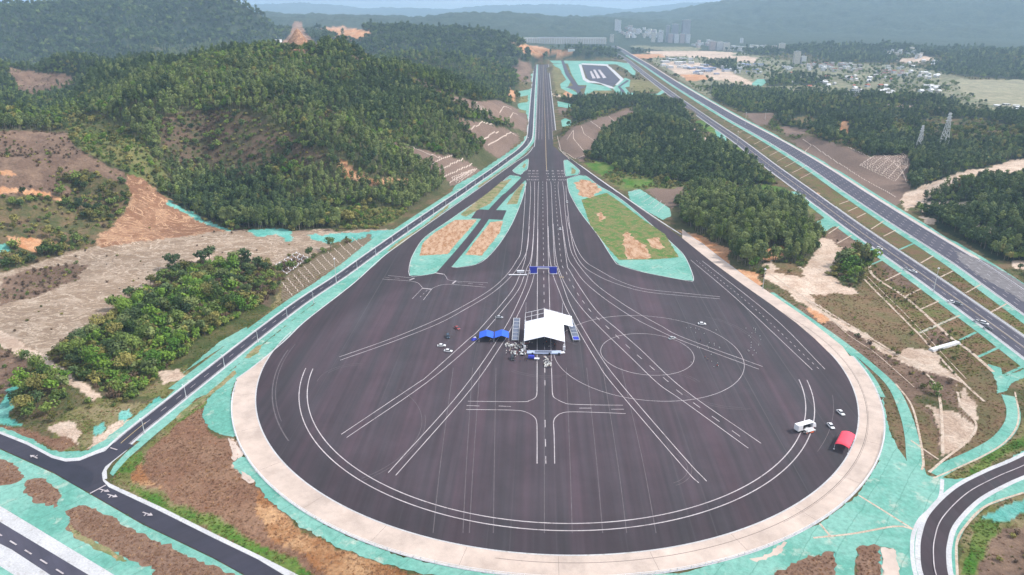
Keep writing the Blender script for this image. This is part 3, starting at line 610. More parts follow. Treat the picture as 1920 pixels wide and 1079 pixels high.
# land cover painted as regions; every class is a pair of ground colours and a pattern
CLS = {  # name: (colour a, colour b, pattern 0 patches 1 veins 2 ribs, vegetation)
 'scrub': ((0.070, 0.078, 0.032), (0.15, 0.105, 0.062), 0),
 'forest': ((0.030, 0.045, 0.020), (0.055, 0.065, 0.030), 0),
 'euca': ((0.060, 0.070, 0.030), (0.10, 0.095, 0.050), 0),
 'dark': ((0.020, 0.032, 0.018), (0.038, 0.050, 0.028), 0),
 'mtn': ((0.022, 0.038, 0.024), (0.060, 0.075, 0.045), 0),
 'mauve': ((0.135, 0.088, 0.066), (0.205, 0.138, 0.10), 0),
 'hollow': ((0.125, 0.085, 0.062), (0.07, 0.07, 0.035), 0),
 'brown': ((0.175, 0.095, 0.062), (0.21, 0.125, 0.082), 0),
 'rust': ((0.25, 0.115, 0.050), (0.40, 0.24, 0.13), 0),
 'bench': ((0.165, 0.112, 0.090), (0.205, 0.150, 0.12), 2),
 'orange': ((0.42, 0.20, 0.10), (0.50, 0.30, 0.18), 0),
 'rock': ((0.22, 0.115, 0.070), (0.54, 0.35, 0.22), 1),
 'plain': ((0.25, 0.182, 0.132), (0.52, 0.43, 0.35), 1),
 'sand': ((0.42, 0.31, 0.24), (0.55, 0.44, 0.36), 0),
 'pale': ((0.50, 0.46, 0.44), (0.40, 0.36, 0.30), 0),
 'field': ((0.17, 0.110, 0.065), (0.125, 0.110, 0.052), 0),
 'olive': ((0.12, 0.125, 0.040), (0.22, 0.18, 0.10), 0),
 'green': ((0.050, 0.13, 0.018), (0.13, 0.17, 0.045), 0),
 'embank': ((0.150, 0.092, 0.055), (0.105, 0.110, 0.035), 0),
 'thicket': ((0.050, 0.070, 0.022), (0.11, 0.10, 0.045), 0),
 'lime': ((0.10, 0.13, 0.042), (0.18, 0.165, 0.07), 0),
 'rib': ((0.15, 0.115, 0.075), (0.24, 0.19, 0.14), 2),
 'valley': ((0.10, 0.125, 0.065), (0.28, 0.24, 0.17), 0),
 'fieldpale': ((0.30, 0.27, 0.19), (0.20, 0.20, 0.13), 0),
 'teal': ((0.085, 0.31, 0.265), (0.17, 0.40, 0.36), 0),
}
CN = list(CLS); CI = {n: i for i, n in enumerate(CN)}
CS = 2.0; CW, CH = 1180, 680; CX0, CY0 = -220.0, -120.0
cls = np.full((CH, CW), CI['scrub'], np.int16)
def paint(name, *polys):
    for s in polys:
        m = np.zeros((CH, CW), bool); raster(m, np.array(PL(s)), CX0, CY0, CS); cls[m] = CI[name]
paint('mtn', "-220,-120 2140,-120 2140,90 -220,135")
paint('euca', "-220,120 100,70 700,60 960,110 995,240 940,300 845,355 770,395 700,420 600,432 430,428 330,388 260,330 -220,330")
paint('mtn', "-220,-120 560,-120 560,86 430,80 330,92 240,84 150,110 60,118 -220,122", "560,-120 2140,-120 2140,96 1740,96 1180,74 960,72 1010,112 1000,130 720,125 640,84 560,82")
paint('forest', "700,95 760,92 930,110 970,140 960,190 940,192 880,188 800,160 745,128 700,110", "-220,115 40,120 80,150 60,200 0,235 -220,240", "120,110 230,84 320,100 260,150 160,160", "960,72 1130,80 1140,95 1080,98 1000,92", "330,115 470,78 560,88 640,84 760,140 880,200 960,245 930,235 860,215 780,170 700,140 560,120 430,115 350,135")
paint('dark', "580,160 700,140 830,190 930,250 925,262 850,232 760,200 740,260 900,320 860,345 700,270 640,230 560,260 470,300 520,360 640,420 430,425 330,388 400,330 560,330")
paint('dark', "-220,122 120,110 230,84 320,98 255,150 215,175 150,205 60,225 -220,240"); paint('forest', "20,160 100,150 170,185 190,215 150,235 20,235 0,200")
paint('euca', "190,195 300,140 430,140 560,150 640,190 700,240 640,300 560,270 480,210 380,200 330,215 310,300 260,330 130,270 130,230", "520,250 620,240 640,300 600,360 520,350", "640,245 700,236 760,262 790,330 720,345 640,320")
paint('hollow', "300,215 380,205 470,212 560,260 620,300 600,320 520,300 470,330 400,325 320,300 300,260", "600,200 640,215 630,232 600,222")
paint('orange', "632,298 650,303 668,322 700,335 735,337 772,333 774,343 735,350 695,348 655,336 636,314"); paint('lime', "130,225 180,215 260,260 300,300 330,360 280,350 240,320 160,285 128,262", "600,395 700,385 765,395 740,420 640,428")
paint('mauve', "-220,245 0,248 60,245 123,249 143,277 187,300 233,323 245,345 250,372 0,390 -220,390", "15,127 85,138 150,152 100,158 35,170", "35,170 100,136 155,150 60,186")
paint('scrub', "-220,375 0,370 120,362 170,370 248,375 205,420 170,450 100,482 0,503 -220,560", "100,330 160,320 250,350 240,380 150,375")
paint('orange', "-220,352 0,352 50,355 90,362 125,378 118,386 95,373 40,364 -220,362", "-40,320 25,320 32,330 -40,331", "12,443 60,449 105,455 128,461 60,472 20,457")
paint('rock', "237,330 250,326 267,331 300,365 333,385 380,412 425,433 333,455 267,459 180,465 187,440 233,403 246,375 238,345")
paint('plain', "-220,640 -220,540 0,510 50,500 127,477 180,463 417,433 467,432 640,432 740,428 745,440 640,447 583,483 513,500 460,490 333,493 317,507 240,573 160,627 100,657 87,670 0,640")
paint('mauve', "-220,640 0,650 50,680 30,722 -40,790 -220,700", "0,520 60,505 170,495 150,520 60,560 0,570")
paint('sand', "-220,600 0,620 90,668 195,745 178,752 75,688 0,646 -220,640", "335,495 380,478 400,480 350,500")
paint('mauve', "515,500 557,475 579,486 535,517")
paint('teal', "465,432 520,427 547,432 552,455 537,453 523,438 483,442", "580,442 640,437 680,436 735,430 720,452 700,460 650,448 620,457 583,447", "315,377 345,393 385,413 432,430 428,433 380,418 340,399 312,382")
paint('rib', "527,523 600,480 690,440 707,455 640,500 540,572 523,560")
paint('olive', "90,800 150,765 190,745 240,760 300,735 343,712 352,700 430,645 520,580 530,588 352,722 262,789 215,825 150,850 100,845", "500,500 520,505 530,560 525,580 500,592")
paint('hollow', "110,653 133,637 187,607 240,567 277,547 317,510 333,497 460,488 507,503 523,527 517,567 493,590 463,613 353,693 300,745 240,760 190,740 150,705")
paint('thicket', "150,650 240,575 330,545 440,545 510,580 463,615 353,695 300,745 240,755 200,720 160,690", "330,505 450,495 440,530 350,530"); paint('olive', "250,740 300,715 353,680 353,695 300,745")
paint('sand', "90,800 130,792 150,812 140,836 110,822", "300,700 330,690 350,705 310,722", "170,815 230,785 250,792 190,838 160,840")
paint('brown', "-60,785 0,795 60,810 140,830 120,846 60,832 -60,800")
paint('teal', "-220,860 0,756 20,729 43,719 22,757 12,778 53,799 33,801 0,792 -220,900", "170,800 200,790 198,800 175,812", "258,772 300,742 300,752 262,782", "225,775 250,765 250,775 228,790", "-60,470 10,455 20,470 -60,490")
paint('brown', "208,893 262,845 390,748 379,778 392,805 413,818 440,830 455,855 438,870 480,910 560,988 640,1032 760,1072 860,1095 860,1220 780,1210 560,1085 404,1004 300,953 206,908")
paint('olive', "215,875 262,845 415,712 440,690 444,700 388,752 340,790 270,850 265,880 240,905 206,908", "206,908 240,895 330,935 430,985 520,1035 600,1085 700,1140 600,1140 487,1044 304,954")
paint('green', "213,880 235,855 262,845 262,862 240,885 212,893", "230,905 300,930 420,985 520,1035 590,1080 560,1082 487,1044 304,954", "330,785 388,745 440,695 443,703 385,752 340,792")
paint('rust', "470,915 560,988 640,1032 760,1072 860,1095 860,1130 700,1130 620,1085 520,1010 480,960", "240,890 262,868 270,885 300,915 250,908")
paint('mauve', "-220,850 0,862 25,868 47,897 30,908 -160,930", "50,900 75,895 113,920 117,933 103,952 70,940 45,922")
paint('sand', "428,822 455,832 462,850 440,862 450,880 470,898 455,900 432,880 438,868 455,852", )
# --- right side
paint('scrub', "1040,185 1560,185 1560,480 1280,440 1040,262", "1460,180 2140,180 2140,520 1700,520 1460,380")
paint('bench', "1047,263 1073,240 1107,227 1140,217 1180,203 1207,205 1187,213 1133,247 1113,277 1093,305 1067,292 1050,277", "1205,352 1295,350 1282,378 1257,392", "1046,205 1100,190 1190,186 1100,200 1050,215")
paint('bench', "730,263 760,273 800,283 840,293 880,305 900,317 880,345 847,350 833,333 803,317 773,300", "837,207 873,227 923,233 967,250 975,262 940,300 907,280 880,247 870,233", "770,140 827,173 893,190 933,188 987,213 992,250 960,240 907,217 840,187 790,162", "960,123 990,133 997,155 970,150", "660,102 720,124 722,130 660,108")
paint('dark', "1110,300 1113,277 1133,247 1187,213 1220,195 1290,230 1290,250 1363,277 1413,310 1450,345 1380,349 1280,347 1220,342 1150,320", "1047,192 1107,185 1207,180 1280,200 1295,232 1220,205 1180,200 1107,223 1070,235 1075,210")
paint('lime', "1097,307 1133,303 1173,327 1213,333 1300,345 1295,352 1207,355 1163,357", "1420,370 1500,372 1535,400 1520,405 1440,380")
paint('green', "1300,227 1323,227 1363,260 1420,303 1390,293 1347,260", "1397,350 1450,345 1505,368 1460,376 1400,362", "1097,306 1135,304 1160,318 1130,330 1110,318", "1165,335 1230,338 1225,350 1170,352")
paint('sand', "1290,228 1310,250 1340,270 1330,272 1296,250", "1203,205 1210,204 1209,218 1205,218")
paint('euca', "1265,425 1260,390 1300,355 1397,362 1493,380 1520,405 1535,430 1533,470 1527,490 1490,493 1447,493 1420,508 1365,497 1360,470")
paint('orange', "1270,432 1300,438 1360,470 1367,500 1420,513 1430,548 1397,530 1340,485", "1428,470 1450,462 1475,465 1445,485 1428,488", "1533,360 1545,380 1540,395 1520,380")
paint('sand', "1430,495 1447,490 1500,500 1560,520 1612,552 1650,600 1690,655 1740,700 1806,725 1806,740 1740,716 1690,682 1625,645 1560,608 1500,560 1432,520", "1535,445 1560,448 1580,460 1590,480 1560,500 1530,515 1505,508 1515,490 1535,470")
paint('field', "1513,552 1613,555 1647,587 1700,630 1733,655 1683,667 1625,640 1563,602", "1453,505 1490,520 1480,535 1450,520", "1600,550 1640,520 1757,655 1735,660 1660,590")
paint('olive', "1600,478 1650,480 1660,500 1620,520 1585,520 1560,500", "1640,470 1660,475 1720,512 1900,650 1960,700 1960,740 1860,690 1760,640 1640,520", "1570,410 1640,470 1625,500 1590,470 1560,430")
paint('mauve', "1440,540 1500,580 1580,640 1650,690 1700,730 1740,775 1765,830 1755,862 1720,850 1712,800 1690,745 1650,705 1580,655 1500,600", "1740,700 1800,735 1830,795 1860,790 1885,760 1895,790 1860,835 1800,862 1765,870 1830,800 1800,770 1745,735")
paint('field', "1655,745 1680,750 1700,820 1705,870 1690,850 1672,820", "1760,690 1850,700 1890,740 1893,790 1860,835 1770,870 1820,812 1833,800 1806,770", "1560,640 1640,700 1690,760 1700,830 1760,860 1750,800 1700,740 1620,680")
paint('sand', "1737,762 1770,772 1800,776 1830,800 1813,829 1765,860 1758,815", "1683,667 1740,657 1800,713 1790,724 1747,700", "1795,730 1805,728 1815,745 1835,765 1842,788 1828,792 1800,760")
paint('olive', "1750,895 1800,875 1860,845 1905,810 1920,780 1920,846 1890,860 1830,893 1790,899", "1795,1150 1797,1079 1797,1019 1812,988 1849,952 1921,928 2040,880 2040,1150", "1690,1000 1712,998 1712,1045 1700,1060")
paint('green', "1810,1040 1820,990 1850,962 1880,975 1860,1000 1845,1030 1835,1079 1800,1079", "1697,1002 1712,1000 1712,1045 1700,1030", "1800,890 1860,850 1915,815 1925,830 1850,880 1810,896")
paint('mauve', "1880,990 2040,960 2040,1150 1835,1150 1840,1060 1860,1010")
paint('teal', "1845,965 1900,945 2040,900 2040,930 1940,960 1880,975 1860,972")
paint('teal', "1443,1079 1513,1046 1567,1032 1563,1150 1400,1150", "1607,1026 1647,1022 1652,1079 1655,1150 1602,1150")
paint('sand', "1650,1024 1680,1030 1690,1150 1655,1150", "1400,1050 1470,1020 1450,1040 1410,1054")
def paintz(name, *polys):
    for s in polys: paint(name, " ".join(f"{x},{y}" for x, y in zz(s)))
paintz('embank', "1050,400 1130,380 1400,580 1700,780 1902,960 2100,1100 2100,1160 1902,1050 1720,1000 1560,1060 1380,900 1200,740 1040,560 1010,480", "800,220 900,180 1030,300 1110,380 1050,400 1000,330 900,340 850,310")
paintz('mauve', "790,270 870,200 960,260 1000,310 900,330 860,300", "640,640 820,730 1200,940 1540,1079 1300,1160 1100,1000 900,850 700,700", "1100,420 1160,400 1290,500 1240,560 1150,500", "1340,800 1440,760 1500,830 1400,880")
paintz('thicket', "880,400 1000,300 1090,350 1050,420 1000,450 960,520 850,500")
paintz('field', "700,580 990,590 1100,680 1350,880 1240,890 1210,920 850,720", "500,400 640,420 690,480 560,480", "960,540 1040,560 1300,800 1350,880 1100,680")
paintz('sand', "760,330 900,320 880,390 830,420 810,480 960,560 985,580 700,580 760,640 700,650 560,560 450,470 450,410 500,470 680,490 690,420 760,370", "1240,890 1380,900 1560,1065 1400,1020 1210,930", "640,590 840,705 1210,930 1560,1070 1540,1079 1190,945 830,730 660,640")
paintz('orange', "450,340 540,310 580,330 540,380 480,400 450,380", "700,660 820,710 800,740 720,720", "60,240 260,330 250,380 100,300")
# median and verges of the highways
paint('embank', "1190,120 1280,178 1380,245 1520,345 1620,420 1760,515 1860,590 1960,660 1960,630 1760,490 1600,380 1440,280 1280,180")
paint('bench', "1480,263 1520,255 1590,277 1633,295 1707,280 1705,362 1680,388 1627,362 1590,342 1520,292", "1462,237 1513,242 1510,252 1475,256", "1395,213 1450,213 1448,232 1420,236")
paint('dark', "1450,213 1467,190 1513,177 1747,180 1800,200 1920,217 2140,230 2140,293 1780,292 1707,290 1633,293 1590,267 1547,263 1513,243 1467,237", "1707,290 1773,283 2140,293 1893,303 1827,320 1727,353 1703,353")
paint('dark', "1740,360 1850,345 2140,310 2140,520 1893,493 1847,483 1807,453 1750,423 1725,395")
paint('lime', "1670,225 1700,235 1720,240 1690,262 1672,250", "1735,215 1790,225 1780,235 1740,228"); paint('scrub', "1720,225 1840,225 1920,240 1920,262 1800,262 1730,250", "1480,225 1520,215 1540,235 1500,240"); paint('lime', "1660,178 1740,178 1760,186 1660,184", "1800,195 1840,205 1830,215 1800,205")
paint('orange', "1570,230 1590,228 1592,255 1598,265 1575,262")
paint('sand', "1687,375 1700,358 1753,340 1813,320 1860,313 1897,300 1940,298 1940,322 1850,325 1800,337 1763,360 1740,375 1700,395", "1735,378 1830,384 1832,402 1760,392 1730,398", "1725,405 1755,412 1750,425 1732,418", "1810,415 1850,425 1900,440 1900,448 1820,430", "1706,281 1745,283 1745,290 1710,292", "1895,490 1940,490 1940,510 1900,505")
paint('valley', "1180,86 1340,90 1500,118 1640,120 1740,130 1820,150 2140,170 2140,232 1920,217 1800,200 1740,180 1520,176 1467,186 1450,212 1330,185 1240,128")
paint('forest', "1330,165 1450,172 1560,190 1467,190 1450,213 1400,212 1340,190", "1420,150 1500,146 1560,152 1540,160 1440,162")
paint('dark', "1180,88 1250,96 1240,104 1190,98", "1320,120 1380,118 1380,135 1330,135", "1740,130 1790,103 1920,86 2140,84 2140,170 1900,150 1800,142", "1520,106 1570,80 1610,76 1650,90 1690,118 1560,118")
paint('mtn', "1310,96 1340,62 2140,-40 2140,95 1900,90 1740,110 1600,76 1500,100")
paint('fieldpale', "1790,150 1900,150 2140,160 2140,205 1900,206 1840,190 1800,170")
paint('sand', "1200,96 1310,95 1390,100 1340,108 1240,106", "1240,116 1310,118 1370,135 1420,160 1400,160 1350,150 1290,150 1250,128", "1300,100 1420,108 1415,118 1330,112", "1680,112 1740,106 1760,113 1700,120", "1640,196 1760,200 1920,212 1920,217 1760,207")
paint('orange', "1180,103 1240,102 1250,108 1200,110", "1275,140 1320,140 1330,150 1290,152")
paint('orange', "944,72 973,83 1017,88 1033,93 1080,97 1085,101 1070,103 994,105 979,97 962,83", "600,54 640,50 700,60 690,72 650,76 620,68")
paint('rock', "515,94 543,66 551,40 563,40 573,62 603,92 560,97")
paint('olive', "1035,120 1050,120 1090,180 1046,186 1038,150", "1062,118 1084,122 1092,152 1100,160 1085,158 1070,140", "1100,160 1140,166 1150,180 1110,182 1094,181", "1180,150 1230,152 1245,170 1200,176 1180,168")
paint('orange', "1060,170 1075,172 1072,182 1058,180", "955,165 965,172 966,190 955,185")
paint('sand', "1030,176 1090,184 1060,186", "1110,175 1140,176 1135,181 1112,181")
paint('olive', "975,175 1000,170 998,200 990,212 975,212")
paint('mauve', "973,112 996,118 994,150 975,150 968,130")

# ground sheet: a fan of rows that reaches the horizon
rows = []; yv = 70.0
while yv < 26000:
    rows.append(yv); yv += 1.6 if yv < 620 else (4.0 if yv < 1500 else (11.0 if yv < 3600 else yv * 0.008))
rows = np.array(rows); NC = 860
uu = np.linspace(-0.92, 0.92, NC)
Yg = np.repeat(rows[:, None], NC, 1); Xg = uu[None, :] * (Yg + 90)
Zg = height(Xg, Yg)
def cls_at(x, y, z, jit=1.0):
    px, py = pix(x, y, z)
    s = np.clip(F / np.hypot(y, H), 0.3, 8)
    px = px + (fbm(x, y, 9, 51, 3) - .5) * 7 * s * jit; py = py + (fbm(x, y, 9, 77, 3) - .5) * 4 * s * jit
    i = np.clip(((px - CX0) / CS).astype(int), 0, CW - 1); j = np.clip(((py - CY0) / CS).astype(int), 0, CH - 1)
    return cls[j, i]
Cg = cls_at(Xg, Yg, Zg).ravel()
nR = len(rows); idx = np.arange(nR * NC).reshape(nR, NC)
quads = np.stack([idx[:-1, :-1], idx[:-1, 1:], idx[1:, 1:], idx[1:, :-1]], -1).reshape(-1, 4)
me = bpy.data.meshes.new('ground'); nv = nR * NC
me.vertices.add(nv); me.vertices.foreach_set('co', np.stack([Xg, Yg, Zg], -1).astype(np.float32).ravel())
me.loops.add(len(quads) * 4); me.loops.foreach_set('vertex_index', quads.astype(np.int32).ravel())
me.polygons.add(len(quads)); me.polygons.foreach_set('loop_start', np.arange(0, len(quads) * 4, 4, dtype=np.int32)); me.polygons.foreach_set('loop_total', np.full(len(quads), 4, np.int32))
me.polygons.foreach_set('use_smooth', np.ones(len(quads), bool)); me.update(calc_edges=True)
for nm, k in (('cover_a', 0), ('cover_b', 1)):
    at = me.color_attributes.new(nm, 'FLOAT_COLOR', 'POINT')
    tab = np.array([[*CLS[c][k], 1] for c in CN], np.float32); at.data.foreach_set('color', tab[Cg].ravel())
at = me.attributes.new('pattern', 'FLOAT', 'POINT'); at.data.foreach_set('value', np.array([CLS[c][2] for c in CN], np.float32)[Cg])
gm = bpy.data.materials.new('land_cover'); gm.use_nodes = True; nt = gm.node_tree; N = nt.nodes.new; K = nt.links.new
b = nt.nodes["Principled BSDF"]; b.inputs["Roughness"].default_value = 0.95; b.inputs["Specular IOR Level"].default_value = 0.1
ca = N("ShaderNodeAttribute"); ca.attribute_name = 'cover_a'; cb = N("ShaderNodeAttribute"); cb.attribute_name = 'cover_b'; pt = N("ShaderNodeAttribute"); pt.attribute_name = 'pattern'
tcx = N("ShaderNodeTexCoord")
nA = N("ShaderNodeTexNoise"); nA.inputs["Scale"].default_value = 0.07; nA.inputs["Detail"].default_value = 8; nA.inputs["Roughness"].default_value = 0.68; K(tcx.outputs["Object"], nA.inputs["Vector"])
nB = N("ShaderNodeTexNoise"); nB.inputs["Scale"].default_value = 0.6; nB.inputs["Detail"].default_value = 5; nB.inputs["Roughness"].default_value = 0.7; K(tcx.outputs["Object"], nB.inputs["Vector"])
nC = N("ShaderNodeTexNoise"); nC.inputs["Scale"].default_value = 0.012; nC.inputs["Detail"].default_value = 6; K(tcx.outputs["Object"], nC.inputs["Vector"])
# patches
pa = N("ShaderNodeMapRange"); pa.inputs[1].default_value = 0.42; pa.inputs[2].default_value = 0.60; K(nA.outputs["Fac"], pa.inputs[0])
# veins of washed-out soil
ve = N("ShaderNodeTexNoise"); ve.inputs["Scale"].default_value = 0.05; ve.inputs["Detail"].default_value = 7; ve.inputs["Roughness"].default_value = 0.6; ve.inputs["Distortion"].default_value = 1.2
vm = N("ShaderNodeMapping"); vm.inputs["Rotation"].default_value = (0, 0, -0.5); vm.inputs["Scale"].default_value = (1.0, 1.7, 1); K(tcx.outputs["Object"], vm.inputs["Vector"]); K(vm.outputs[0], ve.inputs["Vector"])
v1 = N("ShaderNodeMath"); v1.operation = 'SUBTRACT'; v1.inputs[1].default_value = 0.5; K(ve.outputs["Fac"], v1.inputs[0])
v2 = N("ShaderNodeMath"); v2.operation = 'ABSOLUTE'; K(v1.outputs[0], v2.inputs[0])
v3 = N("ShaderNodeMapRange"); v3.inputs[1].default_value = 0.0; v3.inputs[2].default_value = 0.026; v3.inputs[3].default_value = 0.85; v3.inputs[4].default_value = 0.0; K(v2.outputs[0], v3.inputs[0])
v4 = N("ShaderNodeMapRange"); v4.inputs[1].default_value = 0.5; v4.inputs[2].default_value = 0.62; K(nA.outputs["Fac"], v4.inputs[0])
v5 = N("ShaderNodeMath"); v5.operation = 'MAXIMUM'; K(v3.outputs[0], v5.inputs[0])
v6 = N("ShaderNodeMath"); v6.operation = 'MULTIPLY'; v6.inputs[1].default_value = 0.35; K(v4.outputs[0], v6.inputs[0]); K(v6.outputs[0], v5.inputs[1])
# ribs: fine regular planting lines
wv = N("ShaderNodeTexWave"); wv.inputs["Scale"].default_value = 0.22; wv.inputs["Distortion"].default_value = 1.5; wv.inputs["Detail"].default_value = 2; wv.bands_direction = 'DIAGONAL'; K(tcx.outputs["Object"], wv.inputs["Vector"])
wr = N("ShaderNodeMapRange"); wr.inputs[1].default_value = 0.55; wr.inputs[2].default_value = 1.0; K(wv.outputs["Fac"], wr.inputs[0])
g1 = N("ShaderNodeMath"); g1.operation = 'GREATER_THAN'; g1.inputs[1].default_value = 0.5; K(pt.outputs["Fac"], g1.inputs[0])
g2 = N("ShaderNodeMath"); g2.operation = 'GREATER_THAN'; g2.inputs[1].default_value = 1.5; K(pt.outputs["Fac"], g2.inputs[0])
f1 = N("ShaderNodeMix"); f1.data_type = 'FLOAT'; K(g1.outputs[0], f1.inputs[0]); K(pa.outputs[0], f1.inputs[2]); K(v5.outputs[0], f1.inputs[3])
f2 = N("ShaderNodeMix"); f2.data_type = 'FLOAT'; K(g2.outputs[0], f2.inputs[0]); K(f1.outputs[0], f2.inputs[2]); K(wr.outputs[0], f2.inputs[3])
mc = N("ShaderNodeMixRGB"); K(f2.outputs[0], mc.inputs["Fac"]); K(ca.outputs["Color"], mc.inputs["Color1"]); K(cb.outputs["Color"], mc.inputs["Color2"])
va = N("ShaderNodeMapRange"); va.inputs[1].default_value = 0.3; va.inputs[2].default_value = 0.7; va.inputs[3].default_value = 0.70; va.inputs[4].default_value = 1.3; K(nB.outputs["Fac"], va.inputs[0])
vb = N("ShaderNodeMapRange"); vb.inputs[1].default_value = 0.3; vb.inputs[2].default_value = 0.7; vb.inputs[3].default_value = 0.82; vb.inputs[4].default_value = 1.18; K(nC.outputs["Fac"], vb.inputs[0])
vv = N("ShaderNodeMath"); vv.operation = 'MULTIPLY'; K(va.outputs[0], vv.inputs[0]); K(vb.outputs[0], vv.inputs[1])
sc_ = N("ShaderNodeVectorMath"); sc_.operation = 'SCALE'; K(mc.outputs[0], sc_.inputs[0]); K(vv.outputs[0], sc_.inputs["Scale"]); K(sc_.outputs[0], b.inputs["Base Color"])
bp = N("ShaderNodeBump"); bp.inputs["Strength"].default_value = 0.7; bp.inputs["Distance"].default_value = 0.8; K(nB.outputs["Fac"], bp.inputs["Height"]); K(bp.outputs[0], b.inputs["Normal"])
me.materials.append(gm)
ground = bpy.data.objects.new('ground', me); COL.objects.link(ground); ground["kind"] = 'structure'
link('outer_land', [(-26000, -900, -3), (26000, -900, -3), (26000, 26000, -3), (-26000, 26000, -3)], [(0, 1, 2, 3)], mat('outer_land', (0.06, 0.08, 0.04), var=0.3, scale=0.01))["kind"] = 'structure'

def hfast(x, y):
    x = np.asarray(x, float); y = np.asarray(y, float)
    fj = np.clip(np.interp(y, rows, np.arange(nR)), 0, nR - 1.001); fi = np.clip((x / (y + 90) + 0.92) / (1.84 / (NC - 1)), 0, NC - 1.001)
    j = fj.astype(int); i = fi.astype(int); fj -= j; fi -= i
    return (Zg[j, i] * (1 - fi) + Zg[j, i + 1] * fi) * (1 - fj) + (Zg[j + 1, i] * (1 - fi) + Zg[j + 1, i + 1] * fi) * fj
def cast(px, py, n=700):
    """where the sight lines through these pixels first meet the land"""
    px = np.atleast_1d(np.asarray(px, float)); py = np.atleast_1d(np.asarray(py, float))
    u = px - 960; v = 539.5 - py; dx, dy, dz = u, F * cP + v * sP, -F * sP + v * cP
    ys = np.concatenate([np.arange(170, 1600, 4.0), np.geomspace(1600, 16000, 250)])
    out = np.full((len(px), 3), np.nan); live = np.ones(len(px), bool)
    for y0 in ys:
        if not live.any(): break
        i = np.nonzero(live)[0]; t = y0 / dy[i]; x = dx[i] * t; z = H + dz[i] * t; h = hfast(x, np.full_like(x, y0))
        hit = z <= h
        k = i[hit]; out[k, 0] = x[hit]; out[k, 1] = y0; out[k, 2] = h[hit]; live[k] = False
    return out

for S_, nm_, m_ in ((RB, 'teal_drain_covers', M['teal']), (RC, 'drain_channels', M['rubble'])):
    q_ = np.array(S_.v); q_[:, 2] = np.maximum(q_[:, 2], hfast(q_[:, 0], q_[:, 1]) + 0.10 + (q_[:, 2] - 0.03)); S_.v = [tuple(v) for v in q_]; S_.build(nm_, m_)
# ================================================================ VEGETATION
def leaf_mat(name, ca, cb):
    m = bpy.data.materials.new(name); m.use_nodes = True; nt = m.node_tree; N = nt.nodes.new; K = nt.links.new
    b = nt.nodes["Principled BSDF"]; b.inputs["Roughness"].default_value = 0.75; b.inputs["Specular IOR Level"].default_value = 0.2
    oi = N("ShaderNodeObjectInfo"); t = N("ShaderNodeTexCoord"); n = N("ShaderNodeTexNoise"); n.inputs["Scale"].default_value = 0.9; n.inputs["Detail"].default_value = 2; K(t.outputs["Object"], n.inputs["Vector"])
    ge = N("ShaderNodeNewGeometry"); w = N("ShaderNodeTexNoise"); w.inputs["Scale"].default_value = 0.02; w.inputs["Detail"].default_value = 3; K(ge.outputs["Position"], w.inputs["Vector"])
    a = N("ShaderNodeMath"); a.operation = 'ADD'; K(oi.outputs["Random"], a.inputs[0]); K(n.outputs["Fac"], a.inputs[1])
    a2 = N("ShaderNodeMath"); a2.operation = 'ADD'; K(a.outputs[0], a2.inputs[0]); K(w.outputs["Fac"], a2.inputs[1])
    mr = N("ShaderNodeMapRange"); mr.inputs[1].default_value = 1.05; mr.inputs[2].default_value = 1.95; K(a2.outputs[0], mr.inputs[0])
    mx = N("ShaderNodeMixRGB"); mx.inputs["Color1"].default_value = (*ca, 1); mx.inputs["Color2"].default_value = (*cb, 1); K(mr.outputs[0], mx.inputs["Fac"]); K(mx.outputs[0], b.inputs["Base Color"])
    m.diffuse_color = (*cb, 1); return m
LM = {
 'euca': leaf_mat('gum_leaves', (0.054, 0.086, 0.030), (0.225, 0.270, 0.090)),
 'dark': leaf_mat('dark_leaves', (0.028, 0.054, 0.022), (0.100, 0.150, 0.052)),
 'mid': leaf_mat('green_leaves', (0.044, 0.080, 0.020), (0.190, 0.255, 0.055)),
 'bright': leaf_mat('bright_leaves', (0.065, 0.150, 0.018), (0.170, 0.270, 0.035)),
 'olive': leaf_mat('olive_leaves', (0.085, 0.090, 0.024), (0.29, 0.26, 0.075)),
 'rusty': leaf_mat('rusty_leaves', (0.085, 0.055, 0.035), (0.150, 0.100, 0.065)),
}
M['bark'] = mat('pale_bark', (0.22, 0.19, 0.155), 0.9, 0.25, 2)
M['darkbark'] = mat('dark_bark', (0.10, 0.080, 0.06), 0.9, 0.25, 2)
def trunk_geo(h, r, lean, lim, rg):
    v = []; f = []
    def tube(a, b, ra, rb, n=5):
        k = len(v); a = np.array(a); b = np.array(b)
        for c, rr in ((a, ra), (b, rb)):
            for i in range(n): v.append((c[0] + rr * math.cos(i * 2 * math.pi / n), c[1] + rr * math.sin(i * 2 * math.pi / n), c[2]))
        for i in range(n): f.append((k + i, k + (i + 1) % n, k + n + (i + 1) % n, k + n + i))
    m1 = (lean[0] * .4, lean[1] * .4, h * .45); top = (lean[0], lean[1], h * .9)
    tube((0, 0, -0.6), m1, r, r * .7); tube(m1, top, r * .7, r * .2)
    for i in range(lim):
        t = rg.uniform(.35, .8); a = rg.uniform(0, 6.28); l = h * rg.uniform(.15, .28)
        s = np.array([top[0] * t, top[1] * t, h * .9 * t]); tube(s, s + np.array([math.cos(a) * l, math.sin(a) * l, l * .8]), r * .35, r * .1, 4)
    return v, f
